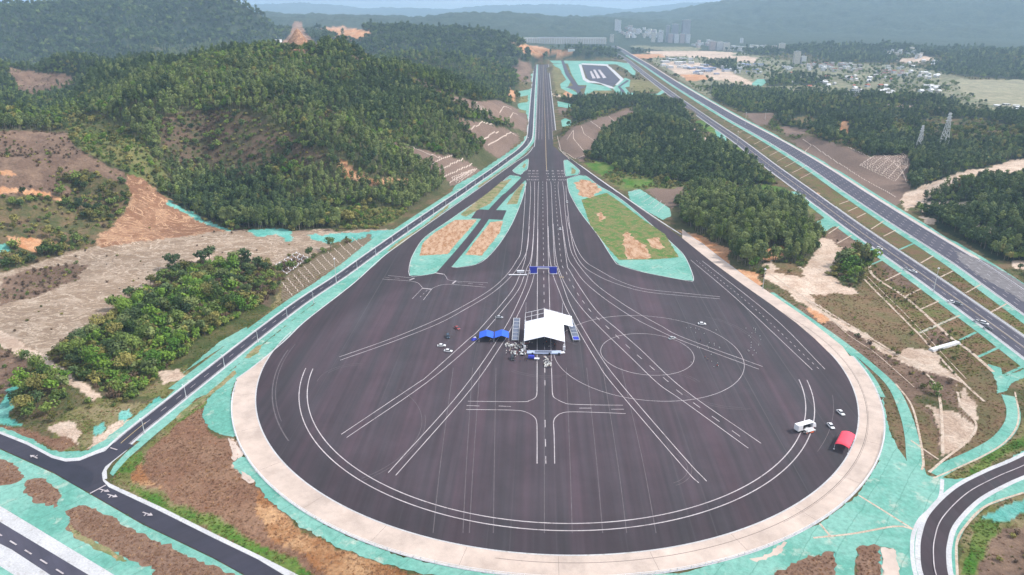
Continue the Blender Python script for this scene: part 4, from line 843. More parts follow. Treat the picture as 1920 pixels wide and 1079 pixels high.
def crown_geo(lobes, n, size, rg):
    """many leaf clumps spread through a few uneven lobes: (x, y, z, rx, rz)"""
    v = []; f = []; wt = np.array([l[3] ** 2 * l[4] for l in lobes]); wt = wt / wt.sum()
    for li in rg.choice(len(lobes), n, p=wt):
        x, y, z, rx, rz = lobes[li]
        d = rg.normal(size=3); d /= np.linalg.norm(d); rr = rg.uniform(0.45, 1.0) ** 0.6
        c = np.array([x + d[0] * rx * rr, y + d[1] * rx * rr, z + d[2] * rz * rr])
        nn = d * 0.9 + rg.normal(size=3) * 0.55 + (0, 0, 0.35); nn /= np.linalg.norm(nn)
        a = np.cross(nn, rg.normal(size=3)); a /= np.linalg.norm(a); b2 = np.cross(nn, a); s = size * rg.uniform(.6, 1.35)
        k = len(v)
        for p, q in ((-1, -.5), (.3, -.9), (1, .35), (-.2, 1)): v.append(tuple(c + a * p * s * .5 + b2 * q * s * .5 + nn * rg.uniform(-.08, .08)))
        f.append((k, k + 1, k + 2, k + 3))
    return v, f
def tree_spec(kind, sd):
    rg = np.random.default_rng(sd)
    if kind == 'gum':        # tall, narrow, bare stem below
        h = rg.uniform(11, 14); L_ = [(rg.uniform(-.5, .5), rg.uniform(-.5, .5), h * t, 2.1 - abs(t - .68) * 2.6 + rg.uniform(-.2, .3), h * .12) for t in (.48, .62, .76, .88)]
        return h, .16, L_, 'euca', 'bark'
    if kind == 'pine':
        h = rg.uniform(8, 11); L_ = [(0, 0, h * t, (1.12 - t) * 3.2 + .5, h * .13) for t in (.35, .5, .66, .82)]
        return h, .18, L_, 'dark', 'darkbark'
    if kind == 'broadleaf':
        h = rg.uniform(7, 9.5); L_ = [(rg.uniform(-1.8, 1.8), rg.uniform(-1.8, 1.8), h * rg.uniform(.5, .85), rg.uniform(1.5, 2.5), rg.uniform(1.2, 2.0)) for _ in range(6)]
        return h, .22, L_, 'mid', 'darkbark'
    if kind == 'shrub':
        h = rg.uniform(2.2, 3.4); L_ = [(rg.uniform(-1, 1), rg.uniform(-1, 1), h * rg.uniform(.3, .65), rg.uniform(.9, 1.5), rg.uniform(.7, 1.1)) for _ in range(4)]
        return h, .08, L_, 'olive', 'darkbark'
def proto_mesh(kind, sd, n, size, leaf=None):
    h, r, lobes, lf, bk = tree_spec(kind, sd); rg = np.random.default_rng(sd + 5)
    v, f = crown_geo(lobes, n, size, rg); v2, f2 = trunk_geo(h, r, (rg.uniform(-.6, .6), rg.uniform(-.6, .6)), 0, rg)
    k = len(v); me = bpy.data.meshes.new(kind); me.from_pydata(v + v2, [], f + [tuple(k + i for i in q) for q in f2])
    me.materials.append(LM[leaf or lf]); me.materials.append(M[bk])
    me.polygons.foreach_set('material_index', [0] * len(f) + [1] * len(f2)); me.update(); return me
PROTO = [('gum', 'euca'), ('gum', 'euca'), ('gum', 'mid'), ('pine', 'dark'), ('pine', 'dark'), ('broadleaf', 'mid'), ('broadleaf', 'dark'), ('broadleaf', 'bright'), ('shrub', 'olive'), ('shrub', 'mid'), ('shrub', 'rusty'), ('broadleaf', 'olive'), ('gum', 'dark'), ('broadleaf', 'euca'), ('shrub', 'bright')]
NPR = len(PROTO)
HT = {'gum': 12.5, 'pine': 9.5, 'broadleaf': 8.2, 'shrub': 2.8}
MIX = {  # class: (keep probability, {proto: weight}, size)
 'euca': (.97, {0: 5, 1: 5, 2: 2, 13: 1, 5: .5, 8: .5}, 1.0), 'dark': (.97, {3: 1.2, 4: 1.2, 12: 3, 6: 3, 5: 1.5, 1: 1}, 1.0), 'forest': (.97, {2: 2, 12: 2, 6: 2, 3: 1, 5: 2, 0: 1, 11: .5}, 1.0),
 'hollow': (.93, {8: 3, 10: 4, 9: 3, 5: .5, 6: .4, 13: .3}, 1.15), 'scrub': (.88, {8: 3, 9: 3, 10: 1, 5: .8, 11: .6, 6: .5}, 1.0), 'lime': (.95, {8: 4, 9: 4, 11: .3, 7: .2}, 1.1), 'embank': (.55, {9: 2, 8: 2, 10: 2}, .42),
 'olive': (.35, {8: 2, 9: 1}, .7), 'valley': (.16, {5: 2, 6: 1, 13: 1, 9: 1}, .9), 'mauve': (.40, {8: 1, 10: 3, 9: .5}, .7), 'field': (.03, {8: 1, 9: 1}, .7), 'thicket': (.97, {8: 3.5, 9: 6, 14: 3.5, 7: .4, 11: .3, 5: .35, 6: .12, 13: .3, 10: 1.4}, 1.15), 'green': (.05, {9: 1}, .5), 'brown': (.04, {10: 1, 8: 1}, .4),
 'plain': (.03, {8: 1, 10: 1}, .45), 'rib': (.02, {8: 1}, .5), 'rock': (.02, {8: 1}, .6),
 'mtn': (.95, {6: 4, 3: .6, 12: .6, 5: 1, 13: .4}, 1.7)}
pts = []
def scatter(y0, y1, sp, only=None, skip=()):
    ny = int((y1 - y0) / sp); out = []
    for j in range(ny):
        y = y0 + (j + .5) * sp; hw = 0.78 * (y + 60); nx = int(2 * hw / sp)
        out.append(np.stack([(np.arange(nx) + .5) * sp - hw, np.full(nx, y)], -1))
    p = np.vstack(out); p = p + rng.uniform(-.5, .5, p.shape) * sp * 0.95
    z = hfast(p[:, 0], p[:, 1]); px, py = pix(p[:, 0], p[:, 1], z)
    k = (px > -90) & (px < 2010) & (py > -60) & (py < 1140) & (clear_at(p[:, 0], p[:, 1]) > 0.30)
    p = p[k]; z = z[k]; c = cls_at(p[:, 0], p[:, 1], z, 1.0); r = rng.random(len(p)); cl = fbm(p[:, 0], p[:, 1], 35, 99, 3)
    for nme, (pr, mx_, sc) in MIX.items():
        if (only and nme not in only) or nme in skip: continue
        q = pr if pr > .9 else pr * np.clip((cl - .28) * 3.2, 0, 1.6)
        if nme in ('valley',): q = pr * 2.2 * (cl > .52)
        k = (c == CI[nme]) & (r < q); n = k.sum()
        if not n: continue
        w = np.array(list(mx_.values())); ty = rng.choice(list(mx_), n, p=w / w.sum())
        big = fbm(p[k, 0], p[k, 1], 75, 131, 3)
        if nme in ('euca', 'forest'): ty = np.where((big > .60) & (rng.random(n) < .6), rng.choice([11, 13, 5, 7], n), ty); ty = np.where((big < .36) & (rng.random(n) < .7), rng.choice([6, 12], n), ty)
        if nme == 'dark': ty = np.where((big > .62) & (rng.random(n) < .5), rng.choice([0, 5, 11], n), ty)
        s = sc * rng.uniform(.55, 1.35, n) * (0.85 + .4 * fbm(p[k, 0], p[k, 1], 40, 12, 2))
        s = s * np.where(p[k, 1] > 600, .86, 1.0)
        pts.append(np.stack([p[k, 0], p[k, 1], z[k], ty, s, rng.uniform(0, 6.28, n)], -1))
scatter(150, 620, 3.3, skip=('mtn',)); scatter(620, 1100, 4.0, skip=('mtn',)); scatter(1100, 1700, 5.4, skip=('mtn',))
scatter(190, 560, 2.7, only=('thicket',)); scatter(1450, 3100, 13.0, only=('mtn',))
scatter(1700, 3000, 11.0, skip=('mtn', 'olive', 'mauve', 'field'))
PT = np.vstack(pts)
PT[PT[:, 1] > 1700, 4] *= np.where(PT[PT[:, 1] > 1700, 4] < 1.8, 1.5, 1.0)
# bright and dark trees picked out in the near clumps
clump = np.array([(c[0], c[1], 0) for c in W("60,745 80,735 105,750 120,745 75,770 40,760 110,765 50,720 90,705 70,700 30,765 95,780 60,785 40,740 125,725")])
hand = []
for i, c in enumerate(clump): hand.append((c[0], c[1], float(height(c[:1], c[1:2])[0]), (5, 7, 7, 13, 6, 5)[i % 6], 0.85 + .25 * ((i * 7) % 5) / 5, i))
for s, ty, sc in (("170,640 180,650 165,655 205,665 215,680 195,690 185,660 225,672", 7, 1.0), ("140,665 135,690 150,680 145,700 130,675 155,660", 6, 1.15), ("275,660 290,665 310,655 320,640 300,675", 11, 1.0),
                 ("420,530 432,520 445,510 460,515 470,530 455,545 440,540 425,550 475,515 465,500", 6, 1.1), ("1370,470 1385,465 1395,478 1405,470 1380,485 1410,485 1392,492", 6, 1.15), ("1480,458 1492,452 1500,462 1470,465", 11, 1.1)):
    for i, (x, y) in enumerate(PL(s)):
        c = G(x, y); hand.append((c[0], c[1], float(height(np.array([c[0]]), np.array([c[1]]))[0]), ty, sc * (0.65 + .25 * ((i * 5) % 4) / 4), i))
PT = np.vstack([PT, np.array(hand)])
tall = np.array([HT[PROTO[int(t)][0]] for t in PT[:, 3]]) * PT[:, 4]
dist = np.sqrt(PT[:, 0] ** 2 + PT[:, 1] ** 2 + H * H)
pxx, pyy = pix(PT[:, 0], PT[:, 1], PT[:, 2]); vis = (pxx > 0) & (pxx < 1920) & (pyy < 1075) & (tall > 4)
order = np.argsort(-(tall / dist) * vis)[:285]
own = np.zeros(len(PT), bool); own[order] = True
# --- individual trees: trunk and crown of their own
KIND = {'gum': 'gum_tree', 'pine': 'conifer', 'broadleaf': 'broadleaf_tree', 'shrub': 'shrub'}
LOOK = {'euca': 'pale green', 'dark': 'dark green', 'mid': 'mid green', 'bright': 'bright green', 'olive': 'yellowish olive'}
src = {}
def near_tree(ti, x, y, z, s, rz, label, cat, group):
    kind, leaf = PROTO[ti]
    if ti not in src:
        out = []
        for v_ in range(2):
            h, r, lobes, lf, bk = tree_spec(kind, 300 + ti * 7 + v_); rg = np.random.default_rng(ti + 40 * v_)
            tv, tf = trunk_geo(h, r, (rg.uniform(-.5, .5), rg.uniform(-.5, .5)), 5 if kind == 'broadleaf' else 2, rg); cv, cf = crown_geo(lobes, 760, .50, rg)
            mt = bpy.data.meshes.new('trunk'); mt.from_pydata(tv, [], tf); mt.materials.append(M[bk]); mt.update()
            mc_ = bpy.data.meshes.new('crown'); mc_.from_pydata(cv, [], cf); mc_.materials.append(LM[leaf]); mc_.update()
            out.append((mt, mc_))
        src[ti] = out
    mt, mc_ = src[ti][int(rz * 10) % 2]
    root = bpy.data.objects.new(KIND[kind], None); COL.objects.link(root); root.location = (x, y, z); root.scale = (s, s, s); root.rotation_euler = (0, 0, rz); root.empty_display_size = .5
    for nm, d in (('trunk', mt), ('crown', mc_)):
        o = bpy.data.objects.new(nm, d); COL.objects.link(o); o.parent = root
    tag(root, label, cat, group)
for i in order:
    x, y, z, ty, s, rz = PT[i]; kind, leaf = PROTO[int(ty)]; px_ = pxx[i]; py_ = pyy[i]
    if px_ < 160 and py_ > 675 : where, g = 'in the small clump above the lower-left road', 'trees of the lower-left clump'
    elif px_ < 560 and py_ > 470: where, g = 'in the overgrown hollow beside the service road', 'trees of the overgrown hollow'
    elif px_ < 960: where, g = 'on the scrubby slope above the bare plain', 'trees of the left slope'
    elif px_ > 1680: where, g = 'beyond the far highway at the right edge', 'trees beyond the far highway'
    else:
        side = 'at the lower tip' if py_ > 465 else ('at the taxi lane edge' if px_ < 1330 else ('at the sandy gully edge' if px_ > 1455 else 'in the middle'))
        where, g = f'{side} of the wooded knoll', f'trees {side} of the wooded knoll'
    noun = {'gum': 'slender gum tree', 'pine': 'pointed conifer', 'broadleaf': 'round-crowned tree', 'shrub': 'bush'}[kind]
    near_tree(int(ty), x, y, z, s, rz, f"{LOOK[leaf]} {noun} standing {where}", 'tree', f"{LOOK[leaf]} {noun}s, {g}")
# --- all other woodland: one scattered mass
Q = PT[~own]
hid = bpy.data.collections.new('tree_kinds')
pcol = []
for i, (kind, leaf) in enumerate(PROTO):
    n, sz = (110, .62) if kind == 'shrub' else ((230, 1.0) if kind != 'gum' else (190, .85))
    o = bpy.data.objects.new(f"kind_{i:02d}", proto_mesh(kind, 60 + i, n, sz, leaf)); hid.objects.link(o); pcol.append(o)
fm = bpy.data.meshes.new('woodland'); fm.vertices.add(len(Q)); fm.vertices.foreach_set('co', Q[:, :3].astype(np.float32).ravel())
for nm, col_, tp in (('kind_index', Q[:, 3].astype(np.int32), 'INT'), ('size', Q[:, 4].astype(np.float32), 'FLOAT'), ('turn', Q[:, 5].astype(np.float32), 'FLOAT')):
    a = fm.attributes.new(nm, tp, 'POINT'); a.data.foreach_set('value', col_)
wood = bpy.data.objects.new('woodland', fm); COL.objects.link(wood); wood["kind"] = 'stuff'; wood["label"] = 'dense green woodland and scrub covering the hills'
ng = bpy.data.node_groups.new('woodland', 'GeometryNodeTree'); ng.interface.new_socket('Geometry', in_out='INPUT', socket_type='NodeSocketGeometry'); ng.interface.new_socket('Geometry', in_out='OUTPUT', socket_type='NodeSocketGeometry')
gi = ng.nodes.new('NodeGroupInput'); go = ng.nodes.new('NodeGroupOutput'); ip = ng.nodes.new('GeometryNodeInstanceOnPoints'); cinf = ng.nodes.new('GeometryNodeCollectionInfo')
cinf.inputs['Collection'].default_value = hid; cinf.inputs['Separate Children'].default_value = True; cinf.inputs['Reset Children'].default_value = True
def named(n, t):
    a = ng.nodes.new('GeometryNodeInputNamedAttribute'); a.data_type = t; a.inputs['Name'].default_value = n; return a
ki, si, ti_ = named('kind_index', 'INT'), named('size', 'FLOAT'), named('turn', 'FLOAT'); cx = ng.nodes.new('ShaderNodeCombineXYZ')
mpt = ng.nodes.new('GeometryNodeMeshToPoints')
KK = ng.links.new
KK(gi.outputs[0], mpt.inputs['Mesh']); KK(mpt.outputs[0], ip.inputs['Points']); KK(cinf.outputs[0], ip.inputs['Instance']); ip.inputs['Pick Instance'].default_value = True
KK(ki.outputs[0], ip.inputs['Instance Index']); KK(si.outputs[0], ip.inputs['Scale']); KK(ti_.outputs[0], cx.inputs['Z']); KK(cx.outputs[0], ip.inputs['Rotation']); KK(ip.outputs[0], go.inputs[0])
md = wood.modifiers.new('woodland', 'NODES'); md.node_group = ng
# --- dry and green grass tufts on the near banks: one mass
def tuft_mesh(nm, leaf, sd, h=.5):
    rg = np.random.default_rng(sd); v = []; f = []
    for i in range(26):
        a = rg.uniform(0, 6.28); r = rg.uniform(0, .55); x, y = r * math.cos(a), r * math.sin(a); b_ = rg.uniform(0, 6.28); w = rg.uniform(.05, .11); hh_ = h * rg.uniform(.5, 1.2); l = rg.uniform(.1, .4); k = len(v)
        v += [(x - w * math.cos(b_), y - w * math.sin(b_), -.05), (x + w * math.cos(b_), y + w * math.sin(b_), -.05), (x + l * math.cos(a), y + l * math.sin(a), hh_)]; f.append((k, k + 1, k + 2))
    me = bpy.data.meshes.new(nm); me.from_pydata(v, [], f); me.materials.append(LM[leaf]); me.update(); return me
LM['straw'] = leaf_mat('brown_straw', (0.17, 0.088, 0.056), (0.33, 0.205, 0.13)); LM['rust'] = leaf_mat('rusty_straw', (0.27, 0.12, 0.05), (0.55, 0.36, 0.20)); LM['blade'] = leaf_mat('green_blades', (0.060, 0.11, 0.020), (0.19, 0.25, 0.055))
hid2 = bpy.data.collections.new('tuft_kinds')
for i, l in enumerate(('straw', 'rust', 'blade', 'olive')): hid2.objects.link(bpy.data.objects.new(f"tuft_{i}", tuft_mesh(f"tuft_{i}", l, 70 + i)))
tp = []
X_, Y_ = np.meshgrid(np.arange(-330, 380, 1.15), np.arange(165, 470, 1.15)); g_ = np.stack([X_.ravel(), Y_.ravel()], -1) + rng.uniform(-.55, .55, (X_.size, 2)); ax_, ay_ = pix(g_[:, 0], g_[:, 1], 0 * g_[:, 0])
g_ = g_[(ax_ > -60) & (ax_ < 1990) & (ay_ < 1130)]; cq = clear_at(g_[:, 0], g_[:, 1]); hq = hfast(g_[:, 0], g_[:, 1]); kq = cls_at(g_[:, 0], g_[:, 1], hq); rq = rng.random(len(g_)); cl = fbm(g_[:, 0], g_[:, 1], 7, 55, 3); mk = np.zeros(len(g_), bool)
for f_ in FOOT: 
    f_ = np.asarray(f_); b0_, b1_ = f_.min(0), f_.max(0); s_ = np.nonzero((g_[:, 0] > b0_[0]) & (g_[:, 0] < b1_[0]) & (g_[:, 1] > b0_[1]) & (g_[:, 1] < b1_[1]) & ~mk)[0]
    if len(s_): mk[s_] = pip(g_[s_, 0], g_[s_, 1], f_[::3] if len(f_) > 900 else f_)
for c_, ty_, q in (('brown', (0, 0, 0, 1), .85), ('rust', (1, 1, 0), .9), ('olive', (3, 2, 0), .75), ('green', (2, 2, 3), .9), ('field', (0, 3, 0), .5), ('embank', (3, 0, 2), .7), ('mauve', (0, 0, 3), .4), ('thicket', (3, 2), .5), ('rib', (3, 0), .4), ('scrub', (3, 2), .5)):
    k = (kq == CI[c_]) & (rq < q * np.clip((cl - .2) * 2.4, .15, 1)) & ~mk; n = k.sum(); tp.append(np.stack([g_[k, 0], g_[k, 1], hq[k], rng.choice(ty_, n), rng.uniform(.45, 1.05, n), rng.uniform(0, 6.28, n)], -1))
for a_ in ("-100,876 0,864 25,870 45,897 28,906 0,909 -60,912", "52,903 75,898 111,921 114,933 101,949 70,937 48,922", "128,961 145,949 162,949 200,969 250,999 320,1029 400,1065 440,1088 330,1106 290,1086 285,1060 233,1046 187,1016 133,996", "1446,1079 1513,1049 1564,1035 1560,1120", "1610,1029 1647,1025 1650,1079 1605,1110"):
    P_ = W(a_); k = pip(g_[:, 0], g_[:, 1], P_); n = k.sum(); tp.append(np.stack([g_[k, 0], g_[k, 1], 0 * g_[k, 0] + .03, rng.choice((0, 0, 0, 1), n), rng.uniform(.4, .95, n), rng.uniform(0, 6.28, n)], -1))
TP = np.vstack(tp); gmz = bpy.data.meshes.new('grass_tufts'); gmz.vertices.add(len(TP)); gmz.vertices.foreach_set('co', TP[:, :3].astype(np.float32).ravel())
for nm, col_, t_ in (('kind_index', TP[:, 3].astype(np.int32), 'INT'), ('size', TP[:, 4].astype(np.float32), 'FLOAT'), ('turn', TP[:, 5].astype(np.float32), 'FLOAT')): gmz.attributes.new(nm, t_, 'POINT').data.foreach_set('value', col_)
go_ = bpy.data.objects.new('grass_tufts', gmz); COL.objects.link(go_); go_['kind'] = 'stuff'; go_['label'] = 'dry and green grass tufts on the banks round the disc'
ng2 = ng.copy(); [setattr(n_.inputs['Collection'], 'default_value', hid2) for n_ in ng2.nodes if n_.bl_idname == 'GeometryNodeCollectionInfo']; go_.modifiers.new('tufts', 'NODES').node_group = ng2
print('TUFTS', len(TP)); print('TREES', len(PT), 'own', own.sum(), 'maxdist own', dist[own].max())

# ================================================================ HAZE
hz = link('haze', [(x, y, z) for z in (-4, 2200) for y in (-1000, 27000) for x in (-27000, 27000)], [(0, 2, 3, 1), (4, 5, 7, 6), (0, 1, 5, 4), (2, 6, 7, 3), (0, 4, 6, 2), (1, 3, 7, 5)], None)
hm = bpy.data.materials.new('haze'); hm.use_nodes = True; hm.node_tree.nodes.clear()
pv = hm.node_tree.nodes.new('ShaderNodeVolumePrincipled'); ho = hm.node_tree.nodes.new('ShaderNodeOutputMaterial'); hm.node_tree.links.new(pv.outputs[0], ho.inputs['Volume'])
pv.inputs['Color'].default_value = (0.52, 0.745, 1.0, 1); pv.inputs['Density'].default_value = 1.0e-4; pv.inputs['Anisotropy'].default_value = 0.1
hz.data.materials.append(hm); hz["kind"] = 'stuff'; hz["label"] = 'thin blue haze filling the valley'

# ================================================================ THINGS
class MB:
    """collects boxes, prisms and tubes into one mesh part"""
    def __init__(s): s.v = []; s.f = []
    def add(s, v, f): k = len(s.v); s.v += [tuple(float(c) for c in p) for p in v]; s.f += [tuple(k + i for i in q) for q in f]; return s
    def box(s, c, d, rz=0.0, taper=(1, 1)):
        x, y, z = c; a, b_, h = d[0] / 2, d[1] / 2, d[2] / 2; v = []
        for zz, tx, ty in ((-h, 1, 1), (h, taper[0], taper[1])):
            for sx, sy in ((-1, -1), (1, -1), (1, 1), (-1, 1)):
                px_, py_ = sx * a * tx, sy * b_ * ty; v.append((x + px_ * math.cos(rz) - py_ * math.sin(rz), y + px_ * math.sin(rz) + py_ * math.cos(rz), z + zz))
        return s.add(v, [(3, 2, 1, 0), (4, 5, 6, 7), (0, 1, 5, 4), (1, 2, 6, 5), (2, 3, 7, 6), (3, 0, 4, 7)])
    def tube(s, a, b_, r0, r1=None, n=6):
        a = Vector(a); b_ = Vector(b_); r1 = r0 if r1 is None else r1; d = (b_ - a).normalized(); u = d.orthogonal().normalized(); w = d.cross(u); v = []
        for c, r in ((a, r0), (b_, r1)):
            for i in range(n): t = 2 * math.pi * i / n; v.append(c + u * math.cos(t) * r + w * math.sin(t) * r)
        return s.add(v, [(i, (i + 1) % n, n + (i + 1) % n, n + i) for i in range(n)] + [tuple(reversed(range(n))), tuple(range(n, 2 * n))])
    def loft(s, rings, cap=True):
        n = len(rings[0]); v = [p for r in rings for p in r]; f = []
        for k in range(len(rings) - 1):
            for i in range(n): f.append((k * n + i, k * n + (i + 1) % n, (k + 1) * n + (i + 1) % n, (k + 1) * n + i))
        if cap: f += [tuple(reversed(range(n))), tuple(range((len(rings) - 1) * n, len(rings) * n))]
        return s.add(v, f)
    def build(s, name, m, parent=None, smooth=False): return link(name, s.v, s.f, m, parent, smooth)
def thing(name, loc, rz, label, cat, group=None, scale=1.0):
    o = bpy.data.objects.new(name, None); COL.objects.link(o); o.location = tuple(map(float, loc)); o.rotation_euler = (0, 0, rz); o.scale = (scale,) * 3; o.empty_display_size = .5
    return tag(o, label, cat, group)
def copy_tree(o, parent=None):
    c = o.copy(); COL.objects.link(c); c.parent = parent
    for ch in list(o.children): copy_tree(ch, c)
    return c
def at(px, py, z=0.0): w = G(px, py, z); return (float(w[0]), float(w[1]), z)
def bearing(p, q): a, b_ = G(*p), G(*q); return math.atan2(b_[1] - a[1], b_[0] - a[0])
def plain(name, col, rough=0.6, **k): return mat(name, col, rough, k.pop('var', 0.06), k.pop('scale', 1.5), **k)
M['glass'] = plain('dark_glass', (0.02, 0.025, 0.035), 0.12, spec=0.6)
M['tyre'] = plain('black_rubber', (0.02, 0.02, 0.02), 0.9)
M['blue'] = plain('blue_canvas', (0.030, 0.115, 0.62), 0.7); M['navy'] = plain('deep_blue_panel', (0.035, 0.050, 0.42), 0.6)
M['red'] = plain('red_canvas', (0.85, 0.075, 0.12), 0.65); M['canvas'] = plain('white_canvas', (0.70, 0.72, 0.80), 0.7, var=.03)
M['dark'] = plain('dark_fittings', (0.03, 0.03, 0.035), 0.7); M['greyblue'] = plain('grey_blue_panel', (0.12, 0.14, 0.20), 0.6); M['lamp'] = plain('headlamp_glass', (0.6, 0.6, 0.6), 0.2)
M['orangep'] = plain('orange_plastic', (0.65, 0.13, 0.05), 0.6); M['plastic'] = plain('white_plastic', (0.72, 0.72, 0.70), 0.5); M['skyblue'] = plain('light_blue_carpet', (0.38, 0.45, 0.62), 0.8)
# ---------------- cars
PAINTS = {'white': (0.72, 0.72, 0.74), 'silver': (0.38, 0.39, 0.41), 'black': (0.022, 0.024, 0.03), 'dark blue': (0.03, 0.05, 0.08), 'red': (0.30, 0.05, 0.05), 'grey': (0.17, 0.18, 0.20)}
for k_, c_ in PAINTS.items(): M['car ' + k_] = plain(k_.replace(' ', '_') + '_car_paint', c_, 0.25, spec=0.5)
def make_car(paint, suv, loc, rz, label, group=None):
    t = thing('parked_car', loc, rz, label, 'car', group); Lc, Wc = (4.7, 1.9) if suv else (4.6, 1.8); hb = 0.95 if suv else 0.82; ht = 1.70 if suv else 1.42
    secs = ((-.5, .42, .80), (-.47, .30, .90), (-.30, .26, .97), (.10, .26, 1.0), (.36, .26, .97), (.46, .30, .92), (.5, .42, .82)); rings = []
    tops = (hb * .80, hb * .98, hb * 1.03, hb * 1.02, hb * .90, hb * .82, hb * .66)
    for (u, zb, wf), zt in zip(secs, tops):
        w = Wc / 2 * wf; x = u * Lc; rings.append([(x, -w, zb), (x, w, zb), (x, w, zt - .12), (x, w * .88, zt), (x, -w * .88, zt), (x, -w, zt - .12)])
    MB().loft(rings).build('body', M['car ' + paint], t)
    g0, g1, r0, r1 = ((-.47, .26, -.43, .12) if suv else (-.38, .24, -.24, .08))
    w1, w2 = Wc / 2 * .88, Wc / 2 * .74; zb = hb * 1.0
    q = lambda u, w, z: [(u * Lc, -w, z), (u * Lc, w, z)]
    MB().add(q(g0, w1, zb) + q(g1, w1, zb) + q(r0, w2, ht - .05) + q(r1, w2, ht - .05), [(0, 2, 3, 1), (4, 5, 7, 6), (0, 1, 5, 4), (2, 6, 7, 3), (0, 4, 6, 2), (1, 3, 7, 5)]).build('window', M['glass'], t)
    MB().box(((r0 + r1) / 2 * Lc, 0, ht - .01), ((r1 - r0) * Lc + .1, Wc * .76, .08), taper=(.94, .9)).build('roof', M['car ' + paint], t)
    for sx in (-.31, .31):
        for sy in (-1, 1):
            y = sy * (Wc / 2 - .12); wh = MB().tube((sx * Lc, y - .11, .33), (sx * Lc, y + .11, .33), .33, n=12).build('wheel', M['tyre'], t)
            MB().tube((sx * Lc, y + sy * .05, .33), (sx * Lc, y + sy * .125, .33), .19, n=8).build('rim', M['steel'], wh)
    for sy in (-1, 1): MB().box((Lc * .485, sy * Wc * .33, hb * .66), (.12, .34, .14)).build('headlight', M['lamp'], t)
    return t
hh = lambda a, b_: bearing(a, b_)
for paint, suv, px, py, rz, label, gr in (
    ('white', 0, 828, 650, .05, 'white sedan parked furthest left on the disc, left of the blue tents', None), ('white', 0, 840.5, 660, -.2, 'white sedan just below another white sedan, left of the blue tents', None),
    ('dark blue', 1, 840, 633, -1.4, 'dark blue off-road car above two white sedans on the disc', None), ('red', 0, 857, 617, -.9, 'dark red hatchback parked highest of the cars left of the tents', None),
    ('black', 1, 961, 674, -1.5, 'black off-road car below the crowd beside the white marquee', None), ('silver', 0, 936, 597, -.05, 'long silver car above the blue tents, seen side on', None),
    ('white', 0, 1316, 609, -.1, 'white car standing on the large painted circle, upper right', None), ('silver', 0, 1260, 636, .5, 'silver car between the small and the large painted circles', None),
    ('white', 0, 1576, 776, -1.4, 'white car higher of the two behind the red tent', None), ('white', 0, 1557.5, 801, -1.5, 'white car between the stage truck and the red tent', None),
    ('white', 0, 1050, 431, 1.6, 'white car driving down the straight above the blue gantry', None), ('white', 0, 1063, 380, 1.6, 'white car highest up the painted lanes by the green island', None),
    ('white', 1, 1649, 468, -.9, 'white van highest up the near highway', None), ('silver', 0, 1700, 507, -.9, 'silver car left of a pair on the near highway', None), ('white', 0, 1713, 511, -.9, 'white car right of a pair on the near highway', None),
    ('white', 0, 1784, 568, -.9, 'white car beside a grey one on the near highway', None), ('grey', 1, 1797, 572, -.9, 'grey car beside a white one on the near highway', None),
    ('silver', 0, 1833, 605, -.9, 'silver car in the lower pair on the near highway', None), ('white', 1, 1845, 608, -.9, 'white van in the lower pair on the near highway', None), ('black', 0, 1852, 618, -.9, 'black car lowest on the near highway', None)):
    l = at(px, py); l = (l[0], l[1], .10); o = make_car(paint, suv, l, rz, label, gr)
    if 'van' in label: o.name = 'white_van'; o['category'] = 'van'
# ---------------- stage truck
t = thing('stage_truck', (*at(1509, 806)[:2], .09), bearing((1493, 811), (1531, 800)), 'long white box truck with its side open, standing across the curved double line', 'truck')
b_ = MB().box((-1.0, 0, 3.55), (8.4, 2.6, .12)).box((-5.1, 0, 2.3), (.2, 2.6, 2.5)).box((3.1, 0, 2.3), (.2, 2.6, 2.5)).box((-1, 1.25, 2.3), (8.2, .1, 2.5)).box((-3.9, -1.25, 2.3), (2.4, .1, 2.5)).box((-1, 0, 1.05), (8.4, 2.6, .2)); b_.build('box_body', M['white'], t)
MB().box((0.5, .2, 2.0), (4.0, .3, 1.5)).box((1.8, -.6, 1.5), (.8, .7, .8)).box((-1.2, -.5, 1.4), (1, .7, .6)).build('stage_equipment', M['dark'], t)
MB().box((.6, -2.3, .95), (4.6, 2.0, .12)).tube((-1.5, -3.1, 0), (-1.5, -3.1, .9), .05).tube((2.7, -3.1, 0), (2.7, -3.1, .9), .05).build('stage_flap', M['steel'], t)
MB().loft([[(3.3, -1.2, .6), (3.3, 1.2, .6), (3.3, 1.2, 2.9), (3.3, -1.2, 2.9)], [(4.6, -1.2, .6), (4.6, 1.2, .6), (4.6, 1.15, 2.8), (4.6, -1.15, 2.8)], [(5.2, -1.15, .6), (5.2, 1.15, .6), (5.1, 1.1, 1.6), (5.1, -1.1, 1.6)]]).build('cab', M['white'], t)
MB().add([(4.66, -1.05, 2.6), (4.66, 1.05, 2.6), (5.14, 1.05, 1.65), (5.14, -1.05, 1.65)], [(0, 3, 2, 1)]).build('windscreen', M['glass'], t)
MB().box((-.3, 0, .75), (10, 1, .3)).build('chassis', M['dark'], t)
for x in (-4, -2.8, 4.2):
    for y in (-1.1, 1.1): MB().tube((x, y - .15, .48), (x, y + .15, .48), .48, n=12).build('wheel', M['tyre'], t)
for i, (px, py) in enumerate(((1518, 809), (1522, 812), (1514, 813), (1525, 808))):
    q = thing('barrier', (*at(px, py)[:2], .09), .4 * i, 'orange plastic barrier beside the open stage truck', 'barrier', 'orange barriers by the stage truck')
    MB().box((0, 0, .5), (1.9, .5, .9), taper=(.95, .4)).build('barrier_body', M['orangep'], q); MB().box((0, 0, .08), (2.0, .7, .14)).build('foot', M['dark'], q)
